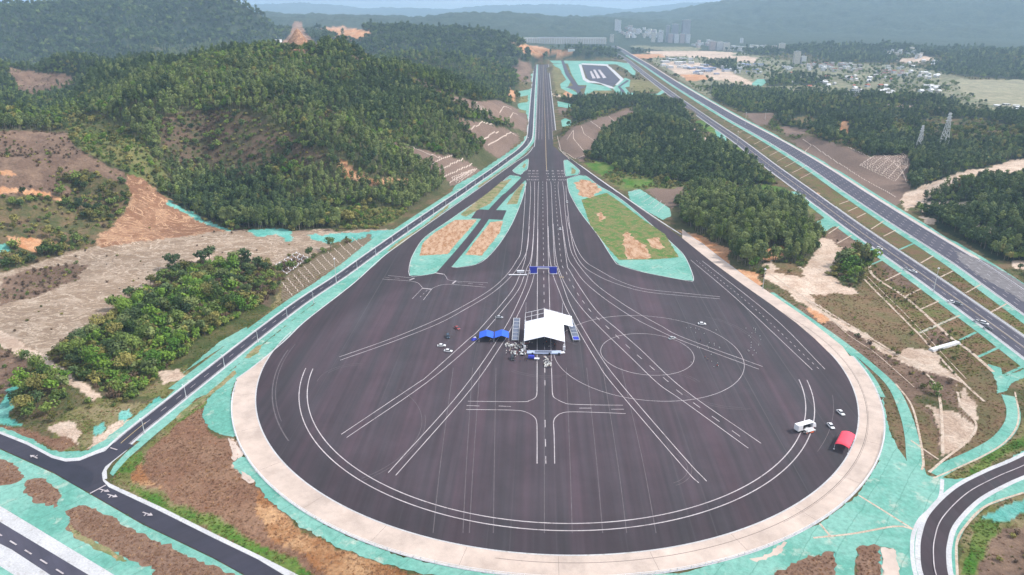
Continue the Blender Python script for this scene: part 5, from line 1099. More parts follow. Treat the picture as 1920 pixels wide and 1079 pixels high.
# ---------------- red arched tent
A, B, C_, D_ = (np.array(G(*p, 2.6)) for p in ((1565, 833), (1592, 842), (1604, 817), (1578, 809)))
ctr = (A + B + C_ + D_) / 4; dr = ((D_ - A) + (C_ - B)) / 2; ln_ = float(np.linalg.norm(dr)); wd = float((np.linalg.norm(B - A) + np.linalg.norm(C_ - D_)) / 2)
t = thing('arched_tent', (*ctr, .09), math.atan2(dr[1], dr[0]), 'bright red arched canopy tent on pale legs at the right edge of the disc', 'tent')
rings = []
for x in np.linspace(-ln_ / 2, ln_ / 2, 5):
    a = np.linspace(-1, 1, 11); o_ = [(x, y * wd / 2, 2.6 + .9 * (1 - y * y)) for y in a]; rings.append(o_ + [(x, y * wd / 2 * .99, 2.5 + .9 * (1 - y * y)) for y in a[::-1]])
MB().loft(rings).build('canopy', M['red'], t, True)
for x in (-.48, 0, .48):
    for y in (-.49, .49): MB().tube((x * ln_, y * wd, 0), (x * ln_, y * wd, 2.6), .06).box((x * ln_, y * wd, .1), (.6, .6, .2)).build('leg', M['steel'], t)
MB().tube((-.48 * ln_, -.49 * wd, 2.55), (.48 * ln_, -.49 * wd, 2.55), .05).tube((-.48 * ln_, .49 * wd, 2.55), (.48 * ln_, .49 * wd, 2.55), .05).build('side_rail', M['steel'], t)
# ---------------- white marquee
ez = 5.0; FL, FR = G(982.5, 640, ez), G(1059, 640.5, ez); BL, BR = G(983, 587, ez), G(1061, 588, ez)
wd = float(np.linalg.norm(FR - FL)); Yf = float((FL[1] + FR[1]) / 2); Yb = float((BL[1] + BR[1]) / 2); dep = Yb - Yf
xc = float((FL[0] + FR[0]) / 2); xb = float((BL[0] + BR[0]) / 2); rzz = -math.atan2(xb - xc, dep)
t = thing('marquee', (xc, Yf, .09), -AX, 'large white gabled marquee, half roofed, its bare frame showing behind', 'marquee')
hw, rz_ = wd / 2, 7.9; bays = np.linspace(0, dep, 7); cov = dep * .66
def roof_sheet(y0, y1, side, sag=0.0, over=0.0):
    rings = []
    for k in range(7):
        y = y0 + (y1 - y0) * k / 6; row = []
        for j in range(6):
            u = j / 5; row.append((side * (hw + over) * u, y, rz_ + (ez - rz_) * u - sag * math.sin(math.pi * u) * math.sin(math.pi * k / 6) - over * .25 * u))
        rings.append(row + [(p[0], p[1], p[2] - .06) for p in row[::-1]])
    return rings
MB().loft(roof_sheet(-.3, cov, -1)).loft(roof_sheet(-.3, cov, 1)).build('roof_cover', M['canvas'], t)
MB().loft([[(x, y, z) for x, y, z in r] for r in roof_sheet(cov - 3, dep - 1.0, 1, .9, 5.2)]).build('loose_cover', M['canvas'], t)
for y in bays:
    MB().tube((-hw, y, ez - .15), (0, y, rz_ - .15), .14).tube((hw, y, ez - .15), (0, y, rz_ - .15), .14).build('rafter', M['white'], t)
    for s_ in (-1, 1): MB().tube((s_ * hw, y, 0), (s_ * hw, y, ez), .13).box((s_ * hw, y, .1), (.9, .9, .2)).build('column', M['white'], t)
for u in (-1, -.66, -.33, 0, .33, .66, 1):
    MB().tube((u * hw, 0, rz_ + (ez - rz_) * abs(u) - .12), (u * hw, dep, rz_ + (ez - rz_) * abs(u) - .12), .09 if u else .16).build('purlin', M['white'], t)
for s_ in (-1, 1): MB().tube((s_ * (hw - .3), dep, ez), (s_ * (hw - .3), dep, ez + 6.5), .09, .05).build('mast', M['white'], t)
MB().box((-hw + .5, -.4, 1.2), (1.2, 1.2, 2.4)).box((hw - .3, -.4, 1.2), (1.3, 1.2, 2.4)).build('corner_weight', M['white'], t)
# ---------------- long slatted platforms beside the marquee
def platform(p0, p1, wd_, label, blue_end=False):
    a, b_ = G(*p0), G(*p1); L_ = float(np.linalg.norm(b_ - a)); t = thing('platform', (float(a[0]), float(a[1]), .09), math.atan2(b_[1] - a[1], b_[0] - a[0]), label, 'platform'); n = 6
    for i in range(n): MB().box(((i + .5) * L_ / n, 0, .9), (L_ / n - .5, wd_ - .6, .12)).build('deck_panel', M['navy'] if blue_end and i < 1 else M['greyblue'], t)
    f = MB().tube((0, -wd_ / 2, .95), (L_, -wd_ / 2, .95), .16).tube((0, wd_ / 2, .95), (L_, wd_ / 2, .95), .16)
    for i in range(n + 1): f.tube((i * L_ / n, -wd_ / 2, .95), (i * L_ / n, wd_ / 2, .95), .14)
    f.build('frame', M['steel'], t)
    for i in range(n + 1):
        for s_ in (-1, 1): MB().tube((i * L_ / n, s_ * wd_ / 2, 0), (i * L_ / n, s_ * wd_ / 2, .9), .08).build('leg', M['steel'], t)
    return t
platform((966, 641), (969, 600), 3.6, 'long grey slatted platform to the left of the white marquee')
platform((1081, 641), (1068, 602), 3.6, 'long grey slatted platform to the right of the white marquee', True)
# ---------------- stage in front
a, b_ = G(988, 663), G(1051, 663); t = thing('stage', (float((a + b_)[0] / 2), float((a + b_)[1] / 2), .09), -.02, 'low white stage with a dark blue panel in front of the marquee', 'stage'); L_ = float(np.linalg.norm(b_ - a))
MB().box((0, 0, .55), (L_, 3.4, .5)).build('deck', M['skyblue'], t); MB().box((-.3, 0, .86), (L_ * .50, 2.2, .1)).build('panel', M['greyblue'], t); MB().box((L_ / 2 + 1.1, .4, .35), (2.2, 1.8, .35), .3).box((L_ / 2 - 1, 1.9, .4), (3, .4, .6)).build('step', M['white'], t)
for x in np.linspace(-L_ / 2 + .5, L_ / 2 - .5, 5): MB().box((x, 0, .15), (.3, 3, .3)).build('leg', M['steel'], t)
for x in (-6, 3, 8): MB().box((x, -2.2, .7), (.9, .7, 1.3)).build('loudspeaker', M['dark'], t)
# ---------------- blue tents
def gable_tent(c, wd_, dp, label, group, rz=0.0):
    t = thing('gazebo_tent', (*c, .09), rz, label, 'tent', group)
    for s_ in (-1, 1):
        v = [(0, -dp / 2, 3.9), (0, dp / 2, 3.9), (s_ * wd_ / 2, dp / 2, 2.5), (s_ * wd_ / 2, -dp / 2, 2.5)]; v += [(x, y, z - .07) for x, y, z in v]
        MB().add(v, [(0, 1, 2, 3), (7, 6, 5, 4), (0, 3, 7, 4), (1, 5, 6, 2), (2, 6, 7, 3), (0, 4, 5, 1)]).build('roof_panel', M['blue'], t)
        MB().box((s_ * wd_ / 2, 0, 2.35), (.06, dp, .45)).build('valance', M['navy'], t)
    for sx in (-1, 1):
        for sy in (-1, 1): MB().tube((sx * (wd_ / 2 - .08), sy * (dp / 2 - .08), 0), (sx * (wd_ / 2 - .08), sy * (dp / 2 - .08), 2.5), .05).build('leg', M['steel'], t)
    MB().box((0, dp / 2 - .1, 1.5), (wd_ - .3, .05, 1.9)).build('back_wall', M['navy'], t)
def ctr_of(*p): return tuple(float(c) for c in np.mean([G(*q) for q in p], axis=0))
gable_tent(ctr_of((898, 642, 0), (925, 642, 0), (926, 631, 0), (900, 631, 0)), 7.9, 8.2, 'left of two joined blue gable tents west of the marquee', None)
gable_tent(ctr_of((926.5, 641.5, 0), (955, 641.5, 0), (954, 630.5, 0), (928, 630.5, 0)), 7.9, 8.2, 'right of two joined blue gable tents, nearer the marquee', None)
t = thing('tarpaulin_cover', (*at(889, 638)[:2], .09), .6, 'small blue and white covered pile beside the blue tents', 'cover')
MB().box((0, 0, .6), (3.2, 1.8, 1.1), taper=(.6, .5)).build('blue_sheet', M['navy'], t); MB().box((1.2, 1.2, .45), (2.0, 1.4, .9), taper=(.6, .6)).build('white_sheet', M['canvas'], t)
t = thing('registration_booth', (*at(996, 673)[:2], .09), -.1, 'small blue booth with a white table below the stage', 'booth')
MB().box((0, 0, 1.2), (3.4, 2.2, 1.2), taper=(.85, .8)).build('blue_hood', M['navy'], t); MB().box((3.0, -1.0, .75), (2.6, 1.6, .1)).build('table_top', M['canvas'], t)
for x, y in ((-1.5, -.9), (1.5, -.9), (-1.5, .9), (1.5, .9)): MB().tube((x, y, 0), (x, y, .7), .05).build('leg', M['steel'], t)
for x, y in ((1.9, -1.6), (4.1, -1.6), (1.9, -.4), (4.1, -.4)): MB().tube((x, y, 0), (x, y, .72), .04).build('table_leg', M['steel'], t)
# ---------------- gantry over the lanes
a, b_ = G(1000, 513), G(1037, 513.5); t = thing('gantry', (float((a + b_)[0] / 2), float((a + b_)[1] / 2), .09), -AX, 'dark blue start gantry spanning the lanes above the marquee', 'gantry'); sp_ = float(np.linalg.norm(b_ - a))
for s_ in (-1, 1): MB().box((s_ * sp_ / 2, 0, 2.1), (5.0, 1.6, 4.2), taper=(.97, .9)).build('tower', M['navy'], t); MB().box((s_ * sp_ / 2, 0, .15), (5.6, 2.4, .3)).build('base', M['white'], t)
MB().box((0, 0, 4.55), (sp_ + 5.4, 1.1, .7)).build('beam', M['navy'], t); MB().box((0, -.62, 4.0), (sp_ - 5.6, .1, 1.0)).build('banner', M['white'], t); MB().tube((-sp_ / 2 - 2.6, 0, 5.05), (sp_ / 2 + 2.6, 0, 5.05), .09).build('top_rail', M['steel'], t)
t = thing('timing_platform', (*at(971, 517)[:2], .09), 0, 'long low white platform left of the blue gantry', 'platform'); MB().box((0, 0, .5), (12.5, 1.1, .35)).build('deck', M['white'], t)
for x in (-5.5, 0, 5.5): MB().box((x, 0, .16), (.3, 1, .32)).build('leg', M['steel'], t)
t = thing('equipment_cabinet', (*at(976, 511.5)[:2], .09), 0, 'low white equipment cabinet behind the white platform by the gantry', 'cabinet'); MB().box((0, 0, .7), (5, 1.6, 1.3), taper=(.96, .9)).build('body', M['white'], t); MB().box((0, 0, 1.4), (5.2, 1.8, .1)).build('lid', M['steel'], t)
t = thing('scaffold_gate', (*at(990, 516)[:2], .09), 0, 'white tube gate standing beside the blue gantry', 'gate'); MB().tube((-1.6, 0, 0), (-1.6, 0, 3), .09).tube((1.6, 0, 0), (1.6, 0, 3), .09).tube((-1.6, 0, 3), (1.6, 0, 3), .09).build('frame', M['white'], t); MB().box((0, 0, 1.0), (3.0, .06, .1)).build('bar', M['white'], t)
t = thing('barrier', (*at(1053, 522)[:2], .09), .2, 'square yellow barrier frame right of the blue gantry', 'barrier')
for s_ in (-1, 1): MB().tube((-1.1, s_ * 1.2, .8), (1.1, s_ * 1.2, .8), .09).tube((s_ * 1.1, -1.2, .8), (s_ * 1.1, 1.2, .8), .09).build('rail', M['yellow'], t)
for x in (-1.1, 1.1):
    for y in (-1.2, 1.2): MB().tube((x, y, 0), (x, y, .8), .06).build('post', M['yellow'], t)
# ---------------- chairs
def make_chair(loc, rz, label, group):
    t = thing('chair', loc, rz, label, 'chair', group)
    MB().box((0, 0, .45), (.46, .46, .05)).build('seat', M['plastic'], t); MB().box((0, .22, .70), (.44, .05, .46)).build('backrest', M['plastic'], t)
    for x in (-.2, .2):
        for y in (-.2, .2): MB().tube((x, y, 0), (x, y, .44), .025, n=4).build('leg', M['plastic'], t)
    return t
chair0 = None; rr = random.Random(5)
def place(proto, n, boxes, labels, group, sc=1.0, rowed=False):
    for i in range(n):
        bx = boxes[i % len(boxes)]; px = rr.uniform(bx[0], bx[2]); py = rr.uniform(bx[1], bx[3]); o = proto if i == 0 else copy_tree(proto)
        o.location = (*at(px, py)[:2], .09); o.rotation_euler = (0, 0, rr.uniform(0, 6.28)); o.scale = (sc,) * 3; o['label'] = labels[i % len(boxes)]; o['group'] = group[i % len(boxes)]
c0 = make_chair((0, 0, 0), 0, '', '')
place(c0, 96, [(947, 644, 985, 652), (1021, 671, 1033, 690), (955, 652, 986, 667)], ['white plastic chair among the crowd between the blue tents and stage', 'white plastic chair in the heap below the stage', 'white plastic chair in the crowd left of the stage'], ['chairs by the tents', 'chairs heaped below the stage', 'chairs left of the stage'], 1.25)
# ---------------- people: one continuous body grown from joints, with hair and clothes
def make_person(pose, shirt, trousers, skin, hair_col, lab):
    root = thing('person', (0, 0, 0), 0, lab, 'person')
    arm = {'stand': ((.25, .0, 1.1), (.27, .06, .86)), 'bend': ((.30, .14, 1.15), (.22, .32, 1.2)), 'carry': ((.24, .18, 1.12), (.16, .38, 1.0))}[pose]; st = .10 if pose == 'stand' else .20
    J = [(0, 0, .95), (0, 0, 1.18), (0, .01, 1.40), (0, .01, 1.52), (0, .02, 1.64), (0, .02, 1.72)]; Rj = [.15, .14, .13, .055, .095, .075]; E = [(0, 1), (1, 2), (2, 3), (3, 4), (4, 5)]
    for s_ in (-1, 1):
        k = len(J); J += [(s_ * .19, 0, 1.40), (s_ * arm[0][0], arm[0][1], arm[0][2]), (s_ * arm[1][0], arm[1][1], arm[1][2]), (s_ * arm[1][0], arm[1][1] + .05, arm[1][2] - .08)]; Rj += [.065, .045, .035, .04]; E += [(2, k), (k, k + 1), (k + 1, k + 2), (k + 2, k + 3)]
        k = len(J); J += [(s_ * .10, 0, .88), (s_ * .11, s_ * st * .5, .48), (s_ * .12, s_ * st - .02, .08), (s_ * .12, s_ * st + .14, .05)]; Rj += [.095, .06, .045, .04]; E += [(0, k), (k, k + 1), (k + 1, k + 2), (k + 2, k + 3)]
    me = bpy.data.meshes.new('body'); me.from_pydata(J, E, []); o = bpy.data.objects.new('body', me); COL.objects.link(o); md = o.modifiers.new('s', 'SKIN'); sv = me.skin_vertices[0].data
    for i, r in enumerate(Rj): sv[i].radius = (r, r * (.75 if i in (1, 2) else 1))
    sv[0].use_root = True; o.modifiers.new('u', 'SUBSURF').levels = 1
    dg = bpy.context.evaluated_depsgraph_get(); m2 = bpy.data.meshes.new_from_object(o.evaluated_get(dg)); o.modifiers.clear(); o.data = m2; o.parent = root
    for mm in (skin, shirt, trousers, M['dark']): m2.materials.append(mm)
    for p in m2.polygons:
        c = p.center; p.use_smooth = True
        p.material_index = 3 if c.z < .09 else (2 if c.z < .92 else (1 if c.z < 1.45 and not (abs(c.x) > .2 and c.z < 1.1) else 0))
    MB().loft([[(math.cos(a) * r, .0 + math.sin(a) * r, z) for a in np.linspace(0, 6.28, 9)[:-1]] for r, z in ((.105, 1.66), (.11, 1.72), (.085, 1.79), (.03, 1.82))]).build('hair', hair_col, root)
    return root
skin = plain('skin', (0.42, 0.26, 0.18)); hairm = plain('black_hair', (0.015, 0.013, 0.012)); cloths = {n: plain(n + '_cloth', c, .85) for n, c in (('white', (.65, .65, .66)), ('black', (.02, .02, .024)), ('navy', (.03, .045, .12)), ('red', (.42, .05, .05)), ('grey', (.2, .2, .21)), ('beige', (.38, .32, .24)))}
ppl = [make_person('stand', cloths['black'], cloths['navy'], skin, hairm, ''), make_person('carry', cloths['white'], cloths['black'], skin, hairm, ''), make_person('bend', cloths['navy'], cloths['grey'], skin, hairm, ''), make_person('stand', cloths['red'], cloths['black'], skin, hairm, ''), make_person('carry', cloths['beige'], cloths['navy'], skin, hairm, '')]
desc = ['in black jacket and navy trousers, standing', 'in white shirt and black trousers, carrying', 'in navy jacket reaching forward', 'in red jacket and black trousers', 'in beige jacket and navy trousers']
zones = [((948, 645, 992, 668), 'in the crowd left of the stage', 50), ((1018, 668, 1036, 692), 'by the heap of white chairs', 12), ((990, 643, 1056, 655), 'between the marquee and the stage', 12), ((880, 636, 950, 648), 'in front of the blue tents', 8), ((1488, 806, 1530, 816), 'beside the stage truck', 6), ((985, 512, 1050, 520), 'under the blue gantry', 6), ((935, 672, 1000, 690), 'near the black car', 5), ((1298, 640, 1345, 700), 'on the disc by the painted circles', 4)]
used = set()
for (x0, y0, x1, y1), where, n in zones:
    for i in range(n):
        k = rr.randrange(5); o = ppl[k] if k not in used else copy_tree(ppl[k]); used.add(k)
        o.location = (*at(rr.uniform(x0, x1), rr.uniform(y0, y1))[:2], .09); o.rotation_euler = (0, 0, rr.uniform(0, 6.28)); o['label'] = f"person {desc[k]}, {where}"; o['group'] = f"people {where}"
for i in range(8):
    t = thing('equipment_case', (*at(rr.uniform(956, 990), rr.uniform(648, 668))[:2], .09), rr.uniform(0, 3), 'dark equipment case on the asphalt amid the crowd', 'case', 'equipment cases'); MB().box((0, 0, .45), (1.5, .9, .8)).build('body', M['dark'], t); MB().box((0, 0, .89), (1.55, .95, .08)).build('lid', M['steel'], t)
# ---------------- cones on the disc
t = thing('traffic_cone', (0, 0, 0), 0, '', 'cone'); MB().tube((0, 0, .04), (0, 0, .75), .17, .03, 8).build('cone_body', M['plastic'], t); MB().box((0, 0, .03), (.45, .45, .06)).build('base', M['dark'], t)
place(t, 44, [(1285, 612, 1350, 650), (1395, 615, 1430, 640), (1398, 640, 1425, 668), (1290, 650, 1370, 690)], ['pale traffic cone near the white car on the large circle', 'pale traffic cone on the open asphalt right of the circles', 'pale traffic cone beyond the large circle, lower cluster', 'pale traffic cone between the two painted circles'], ['cones by the white car', 'cones right of the circles', 'cones of the lower cluster', 'cones between the circles'], .8)
# ---------------- street lamps and masts
def lamp(base, top, label, group, arm=1.6, rz=0.0, cat='street lamp'):
    b3 = cast(*base)[0] if base[1] < 200 else np.array([*at(*base)]); s = math.hypot(b3[0], b3[1]); px_m = F / math.sqrt(s * s + (H - b3[2]) ** 2)
    h = max(3.0, (base[1] - top[1]) / px_m / (s / math.sqrt(s * s + (H - b3[2]) ** 2))); t = thing('street_lamp' if cat == 'street lamp' else cat.replace(' ', '_'), (b3[0], b3[1], b3[2] + .03), rz, label, cat, group)
    MB().tube((0, 0, 0), (0, 0, h), .16 + .004 * h, .09, 8).build('pole', M['steel'], t); MB().box((0, 0, .15), (.7, .7, .3)).build('base', M['concrete'], t)
    if arm:
        MB().tube((0, 0, h - .1), (arm, 0, h + .15), .07, .05).build('arm', M['steel'], t); MB().box((arm + .3, 0, h + .16), (.9, .32, .14)).build('lamp_head', M['white'], t)
    else: MB().tube((0, 0, h), (0, 0, h + .6), .7, .5, 10).build('lamp_head', M['white'], t)
LP = "349,745,346,727 271,813,267,792 421,688,417,670 484,642,481,624 539,598,536,580 588,568,585,549 670,507,668,492 705,480,703,467 736,458,734,445 765,437,763,423 790,421,788,407 813,406,811,391 836,386,834,375 856,371,855,361 874,357,873,346 891,346,890,336 906,336,905,327 921,324,920,315 935,312,934,303 949,302,948,293"
for k, s in enumerate(LP.split()): a = [float(v) for v in s.split(',')]; lamp((a[0], a[1]), (a[2], a[3]), 'pale street lamp in the row along the service road', 'street lamps of the service road', 1.4, 2.4)
lamp((631, 533), (628, 488), 'tall pale mast, much higher than the lamps beside it on the service road', None, 0, 0, 'mast')
lamp((1430, 542), (1432, 508), 'tall pale mast on the sandy verge right of the disc', None, 0, 0, 'mast'); lamp((1750, 547), (1758, 510), 'tall pale mast with a round head between the two highways', None, 0, 0, 'mast')
for b0_, t0_, w in (((1382, 268), (1383, 249), 'on the near highway above the green verge'), ((1332, 180), (1333, 154), 'beside the far highway below the building site'), ((1266, 182), (1267, 172), 'on the near highway by the dark woods'), ((1397, 235), (1397, 214), 'at the small bare plot beyond the far highway'), ((1434, 228), (1434, 209), 'at the right end of the small bare plot'), ((1447, 216), (1447, 198), 'in front of the dark woods beyond the far highway'), ((990, 272), (990, 259), 'where the service road meets the runway'), ((841, 80), (841, 57), 'on the blue hill behind the wooded slope')):
    lamp(b0_, t0_, f'slim pale mast standing {w}', None, 0, 0, 'mast')
# ---------------- power pylons
def pylon(base, top, label):
    b3 = cast(*base)[0]; s = math.hypot(b3[0], b3[1]); h = (base[1] - top[1]) / (F / s); t = thing('power_pylon', b3, .5, label, 'pylon'); m = MB(); w0, w1 = h * .10, h * .018
    n = 8; zs = [h * (1 - (1 - i / n) ** 1.15) for i in range(n + 1)]; cr_ = lambda z: [(sx * (w0 + (w1 - w0) * z / h), sy * (w0 + (w1 - w0) * z / h), z) for sx, sy in ((-1, -1), (1, -1), (1, 1), (-1, 1))]
    for i in range(n):
        a, c = cr_(zs[i]), cr_(zs[i + 1])
        for k in range(4): m.tube(a[k], c[k], .22, n=4).tube(a[k], c[(k + 1) % 4], .13, n=4).tube(a[(k + 1) % 4], c[k], .13, n=4)
    m.build('lattice_tower', M['steel'], t)
    for z, w in ((.78, .16), (.87, .13), (.96, .10)): MB().tube((-w * h, 0, z * h), (w * h, 0, z * h), .28, n=4).tube((-w * h, 0, z * h), (0, 0, z * h + .05 * h), .14, n=4).tube((w * h, 0, z * h), (0, 0, z * h + .05 * h), .14, n=4).build('cross_arm', M['steel'], t)
pylon((1722, 280), (1728, 242), 'shorter left one of two steel lattice pylons above the bare slope'); pylon((1768, 277), (1777, 223), 'taller right one of two steel lattice pylons above the bare slope')
# ---------------- railing round the ring, service road fence
def railing(pts, label, n, h=1.1):
    p = resample(pts, 2.5); c = p.mean(0); t = thing('railing', (float(c[0]), float(c[1]), .05), 0, label, 'railing'); q = p - c
    for z in (.55, h):
        m = MB(); 
        for i in range(len(q) - 1): m.tube((*q[i], z), (*q[i + 1], z), .07, n=4)
        m.build('rail', M['white'], t)
    for i in np.linspace(0, len(q) - 1, n).astype(int): MB().box((q[i][0], q[i][1], h / 2), (.16, .16, h)).build('post', M['white'], t)
railing(arc(DISC, RO + .2, -165, -28, 150), 'white railing curving round the outer edge of the pale ring', 90)
railing(SL("1028.6,121 1033.8,167 1042,240 1045,267 1048,280 1067,296 1107,326 1157,362"), 'white railing along the right side of the runway', 60, .8)
for rd_, o_, w_ in ((R_h1, -8.4, 'left side of the near highway'), (R_h1, 8.4, 'right side of the near highway'), (R_h2, -11.1, 'left side of the far highway'), (R_h2, 11.0, 'right side of the far highway')):
    i0_ = 60 if rd_ is R_h1 else 68; railing(offset(rd_, o_)[i0_:], f'grey-white crash barrier along the {w_}', 90, .8)
# ---------------- far buildings
def facade(name, col, sx, sy, win=(0.10, 0.12, 0.15)):
    m = bpy.data.materials.new(name); m.use_nodes = True; nt = m.node_tree; N = nt.nodes.new; b = nt.nodes["Principled BSDF"]; b.inputs["Roughness"].default_value = .7
    t = N("ShaderNodeTexCoord"); mp_ = N("ShaderNodeMapping"); mp_.inputs["Rotation"].default_value = (math.pi / 2, 0, 0); br = N("ShaderNodeTexBrick"); br.offset = 0; br.inputs["Scale"].default_value = 1; br.inputs["Brick Width"].default_value = sx; br.inputs["Row Height"].default_value = sy; br.inputs["Mortar Size"].default_value = .75
    br.inputs["Color1"].default_value = (*win, 1); br.inputs["Color2"].default_value = (*[c * 1.5 for c in win], 1); br.inputs["Mortar"].default_value = (*col, 1)
    nt.links.new(t.outputs["Object"], mp_.inputs[0]); nt.links.new(mp_.outputs[0], br.inputs["Vector"]); nt.links.new(br.outputs["Color"], b.inputs["Base Color"]); return m
FAC = [facade('white_facade', (.76, .76, .77), 3.5, 3.2), facade('cream_facade', (.72, .66, .56), 3.8, 3.2), facade('pinkish_facade', (.55, .44, .42), 3.2, 3.0), facade('grey_facade', (.34, .35, .38), 3.6, 3.1)]
ROOF = [plain('pale_flat_roof', (.5, .5, .5), .9), plain('red_tiled_roof', (.34, .12, .08), .9), plain('blue_sheet_roof', (.20, .26, .45), .6), plain('white_sheet_roof', (.68, .68, .70), .6)]
WINM = plain('dark_window', (.06, .075, .10), .3)
def building(px, base, wpx, hpx, fi=0, ri=0, label='', group=None, depth=None, cat='building', name='apartment_block', rz=None, roof='flat'):
    b3 = cast(px, base)[0]
    if np.isnan(b3[0]) or b3[1] > 6000: return
    s = F / b3[1]; w = wpx / s; h = hpx / s; d = depth or max(9, min(w * .8, 24)); t = thing(name, (b3[0], b3[1] + d / 2, b3[2] - .5), (rr.uniform(-.12, .12) if rz is None else rz), label, cat, group)
    MB().box((0, 0, h / 2), (w, d, h)).build('wall', FAC[fi], t)
    if roof == 'flat':
        MB().box((0, 0, h + .4), (w + .8, d + .8, .8)).build('roof', ROOF[ri], t)
        if h > 20: MB().box((0, 0, h + 2.4), (w * .4, d * .4, 3.2)).build('stair_house', FAC[3], t)
    else: MB().add([(-w / 2 - .5, -d / 2 - .5, h), (w / 2 + .5, -d / 2 - .5, h), (w / 2 + .5, d / 2 + .5, h), (-w / 2 - .5, d / 2 + .5, h), (-w / 2, 0, h + d * .28), (w / 2, 0, h + d * .28)], [(3, 2, 1, 0), (0, 1, 5, 4), (2, 3, 4, 5), (1, 2, 5), (3, 0, 4)]).build('roof', ROOF[ri], t)
    return t
TW = [(1155, 61, 5, 19, 0, 'left of twin slim towers behind the long building'), (1161, 61, 5, 18, 0, 'right of twin slim towers behind the long building'), (1225, 80, 7, 17, 1, 'leftmost of the row of residential towers'), (1238, 80, 9, 16, 0, 'second of the row of residential towers'), (1251, 80, 6, 28, 3, 'third of the row of residential towers, narrow and grey'),
      (1265, 79, 11, 29, 3, 'broad grey tower, second highest of the town'), (1285, 79, 14, 36, 3, 'broad grey tower, highest of the town'), (1257, 82, 8, 15, 2, 'pinkish tower in front of the grey ones'), (1268, 82, 8, 15, 0, 'white tower in front of the second highest'), (1279, 82, 8, 16, 2, 'pinkish tower in front of the highest'), (1290, 82, 7, 15, 0, 'white tower at the right end of the front row'),
      (1147, 81, 7, 13, 1, 'cream block at the end of the long building'), (1391, 82, 5, 9, 0, 'lone white tower at the foot of the big mountain'), (1435, 96, 7, 9, 0, 'white block left of two others at the town edge'), (1452, 99, 8, 10, 2, 'pinkish block at the town edge'), (1466, 101, 10, 15, 1, 'cream block, rightmost of the town edge'),
      (1494, 121, 11, 21, 1, 'tall cream block standing alone by the village'), (1506, 121, 9, 13, 0, 'lower white block beside the tall cream one'), (1604, 184, 11, 15, 0, 'white five-storey house behind the dark woods'), (1336, 95, 10, 15, 2, 'pinkish block left of three by the bare ground'), (1349, 95, 11, 14, 0, 'white block in the middle of three'), (1362, 96, 11, 13, 1, 'cream block right of three by the bare ground')]
for x, b0_, w, h, fi, lab in TW: building(x, b0_, w, h, fi, 0, lab)
t = building(1046, 83, 172, 10, 1, 3, 'very long white four-storey building at the head of the valley', depth=30, name='long_building', rz=0.0)
if t:
    w_ = 172 / (F / t.location.y); h_ = 10 / (F / t.location.y)
    for i in range(40): MB().box((-w_ / 2 + (i + .5) * w_ / 40, -15.4, h_ / 2), (1.6, .8, h_)).build('pillar', M['white'], t)
GRP = {}
def village(n, x0, y0, x1, y1, wpx, hpx, fis, ris, lab, group, roof='flat', name='village_house', cat='house', depth=None):
    for i in range(n):
        fi, ri = rr.choice(fis), rr.choice(ris); cn = ('white', 'cream', 'pinkish', 'grey')[fi]; rn = (' with pale roof', ' with red roof', ' with blue roof', '')[ri]
        l2 = lab.replace('pale', cn, 1) if 'pale' in lab.split()[:2] else lab
        l2 = (l2 + rn) if len((l2 + rn).split()) <= 16 and 'roof' not in l2 else l2
        building(rr.uniform(x0, x1), rr.uniform(y0, y1), rr.uniform(*wpx), rr.uniform(*hpx), fi, ri, l2, GRP.setdefault(l2, group + (', ' + cn if l2 != lab and cn in l2 else '') + (rn if rn and rn in l2 and rn not in lab else '')), roof=roof, name=name, cat=cat, depth=depth, rz=rr.uniform(-.5, .5))
village(40, 1515, 124, 1614, 136, (4, 8), (4, 7), (0, 0, 1, 2), (0, 3, 1), 'small pale house in the village row by the wooded hill', 'houses of the village row')
village(60, 1162, 60, 1248, 74, (3, 7), (3, 7), (0, 1, 2, 0), (0, 3), 'small pale block in the hazy town left of the towers', 'blocks of the hazy town')
village(16, 1300, 80, 1335, 90, (4, 7), (3, 5), (0, 0, 2), (0, 3), 'small pale block right of the highest tower', 'blocks right of the towers')
village(26, 1370, 90, 1430, 98, (4, 9), (3, 5), (0, 1), (3, 0), 'low pale block at the foot of the big mountain', 'blocks at the mountain foot')
village(16, 1236, 112, 1298, 130, (6, 14), (3, 5), (0, 0), (3, 3, 0), 'low white shed on the building site beyond the far highway', 'sheds of the building site', name='work_shed', cat='shed')
village(18, 1296, 124, 1345, 141, (7, 13), (2, 4), (0, 3), (2, 2, 3), 'low workshop with a blue-grey sheet roof beyond the far highway', 'workshops with blue-grey roofs', name='workshop', cat='workshop')
village(20, 1356, 123, 1426, 140, (6, 12), (3, 5), (0, 0, 1), (3, 3, 2), 'low white workshop between the bare ground and the fields', 'white workshops by the fields', name='workshop', cat='workshop')
village(6, 1455, 127, 1486, 134, (6, 12), (2, 4), (0,), (3,), 'low white hall left of the village row', 'white halls left of the village', name='hall', cat='hall')
village(14, 1578, 170, 1618, 184, (4, 8), (3, 6), (0, 1, 2), (0, 3, 1), 'pale farmhouse behind the dark woods', 'farmhouses behind the woods', 'gable')
village(10, 1652, 172, 1680, 181, (5, 9), (3, 5), (0, 1), (3, 0), 'low pale farmhouse right of the five-storey house', 'farmhouses right of the five-storey house', 'gable')
village(24, 1640, 128, 1694, 148, (4, 7), (3, 5), (0, 0, 2), (3, 0, 1), 'small pale house in the hamlet between two wooded hills', 'houses of the hamlet')
village(14, 1724, 162, 1768, 183, (4, 9), (3, 5), (0, 1), (3, 0), 'small white house at the bend of the valley road', 'houses at the road bend', 'gable')
village(20, 1662, 98, 1735, 113, (4, 8), (4, 9), (0, 0, 1), (0, 3), 'pale block in the far town behind the small hill', 'blocks of the far town')
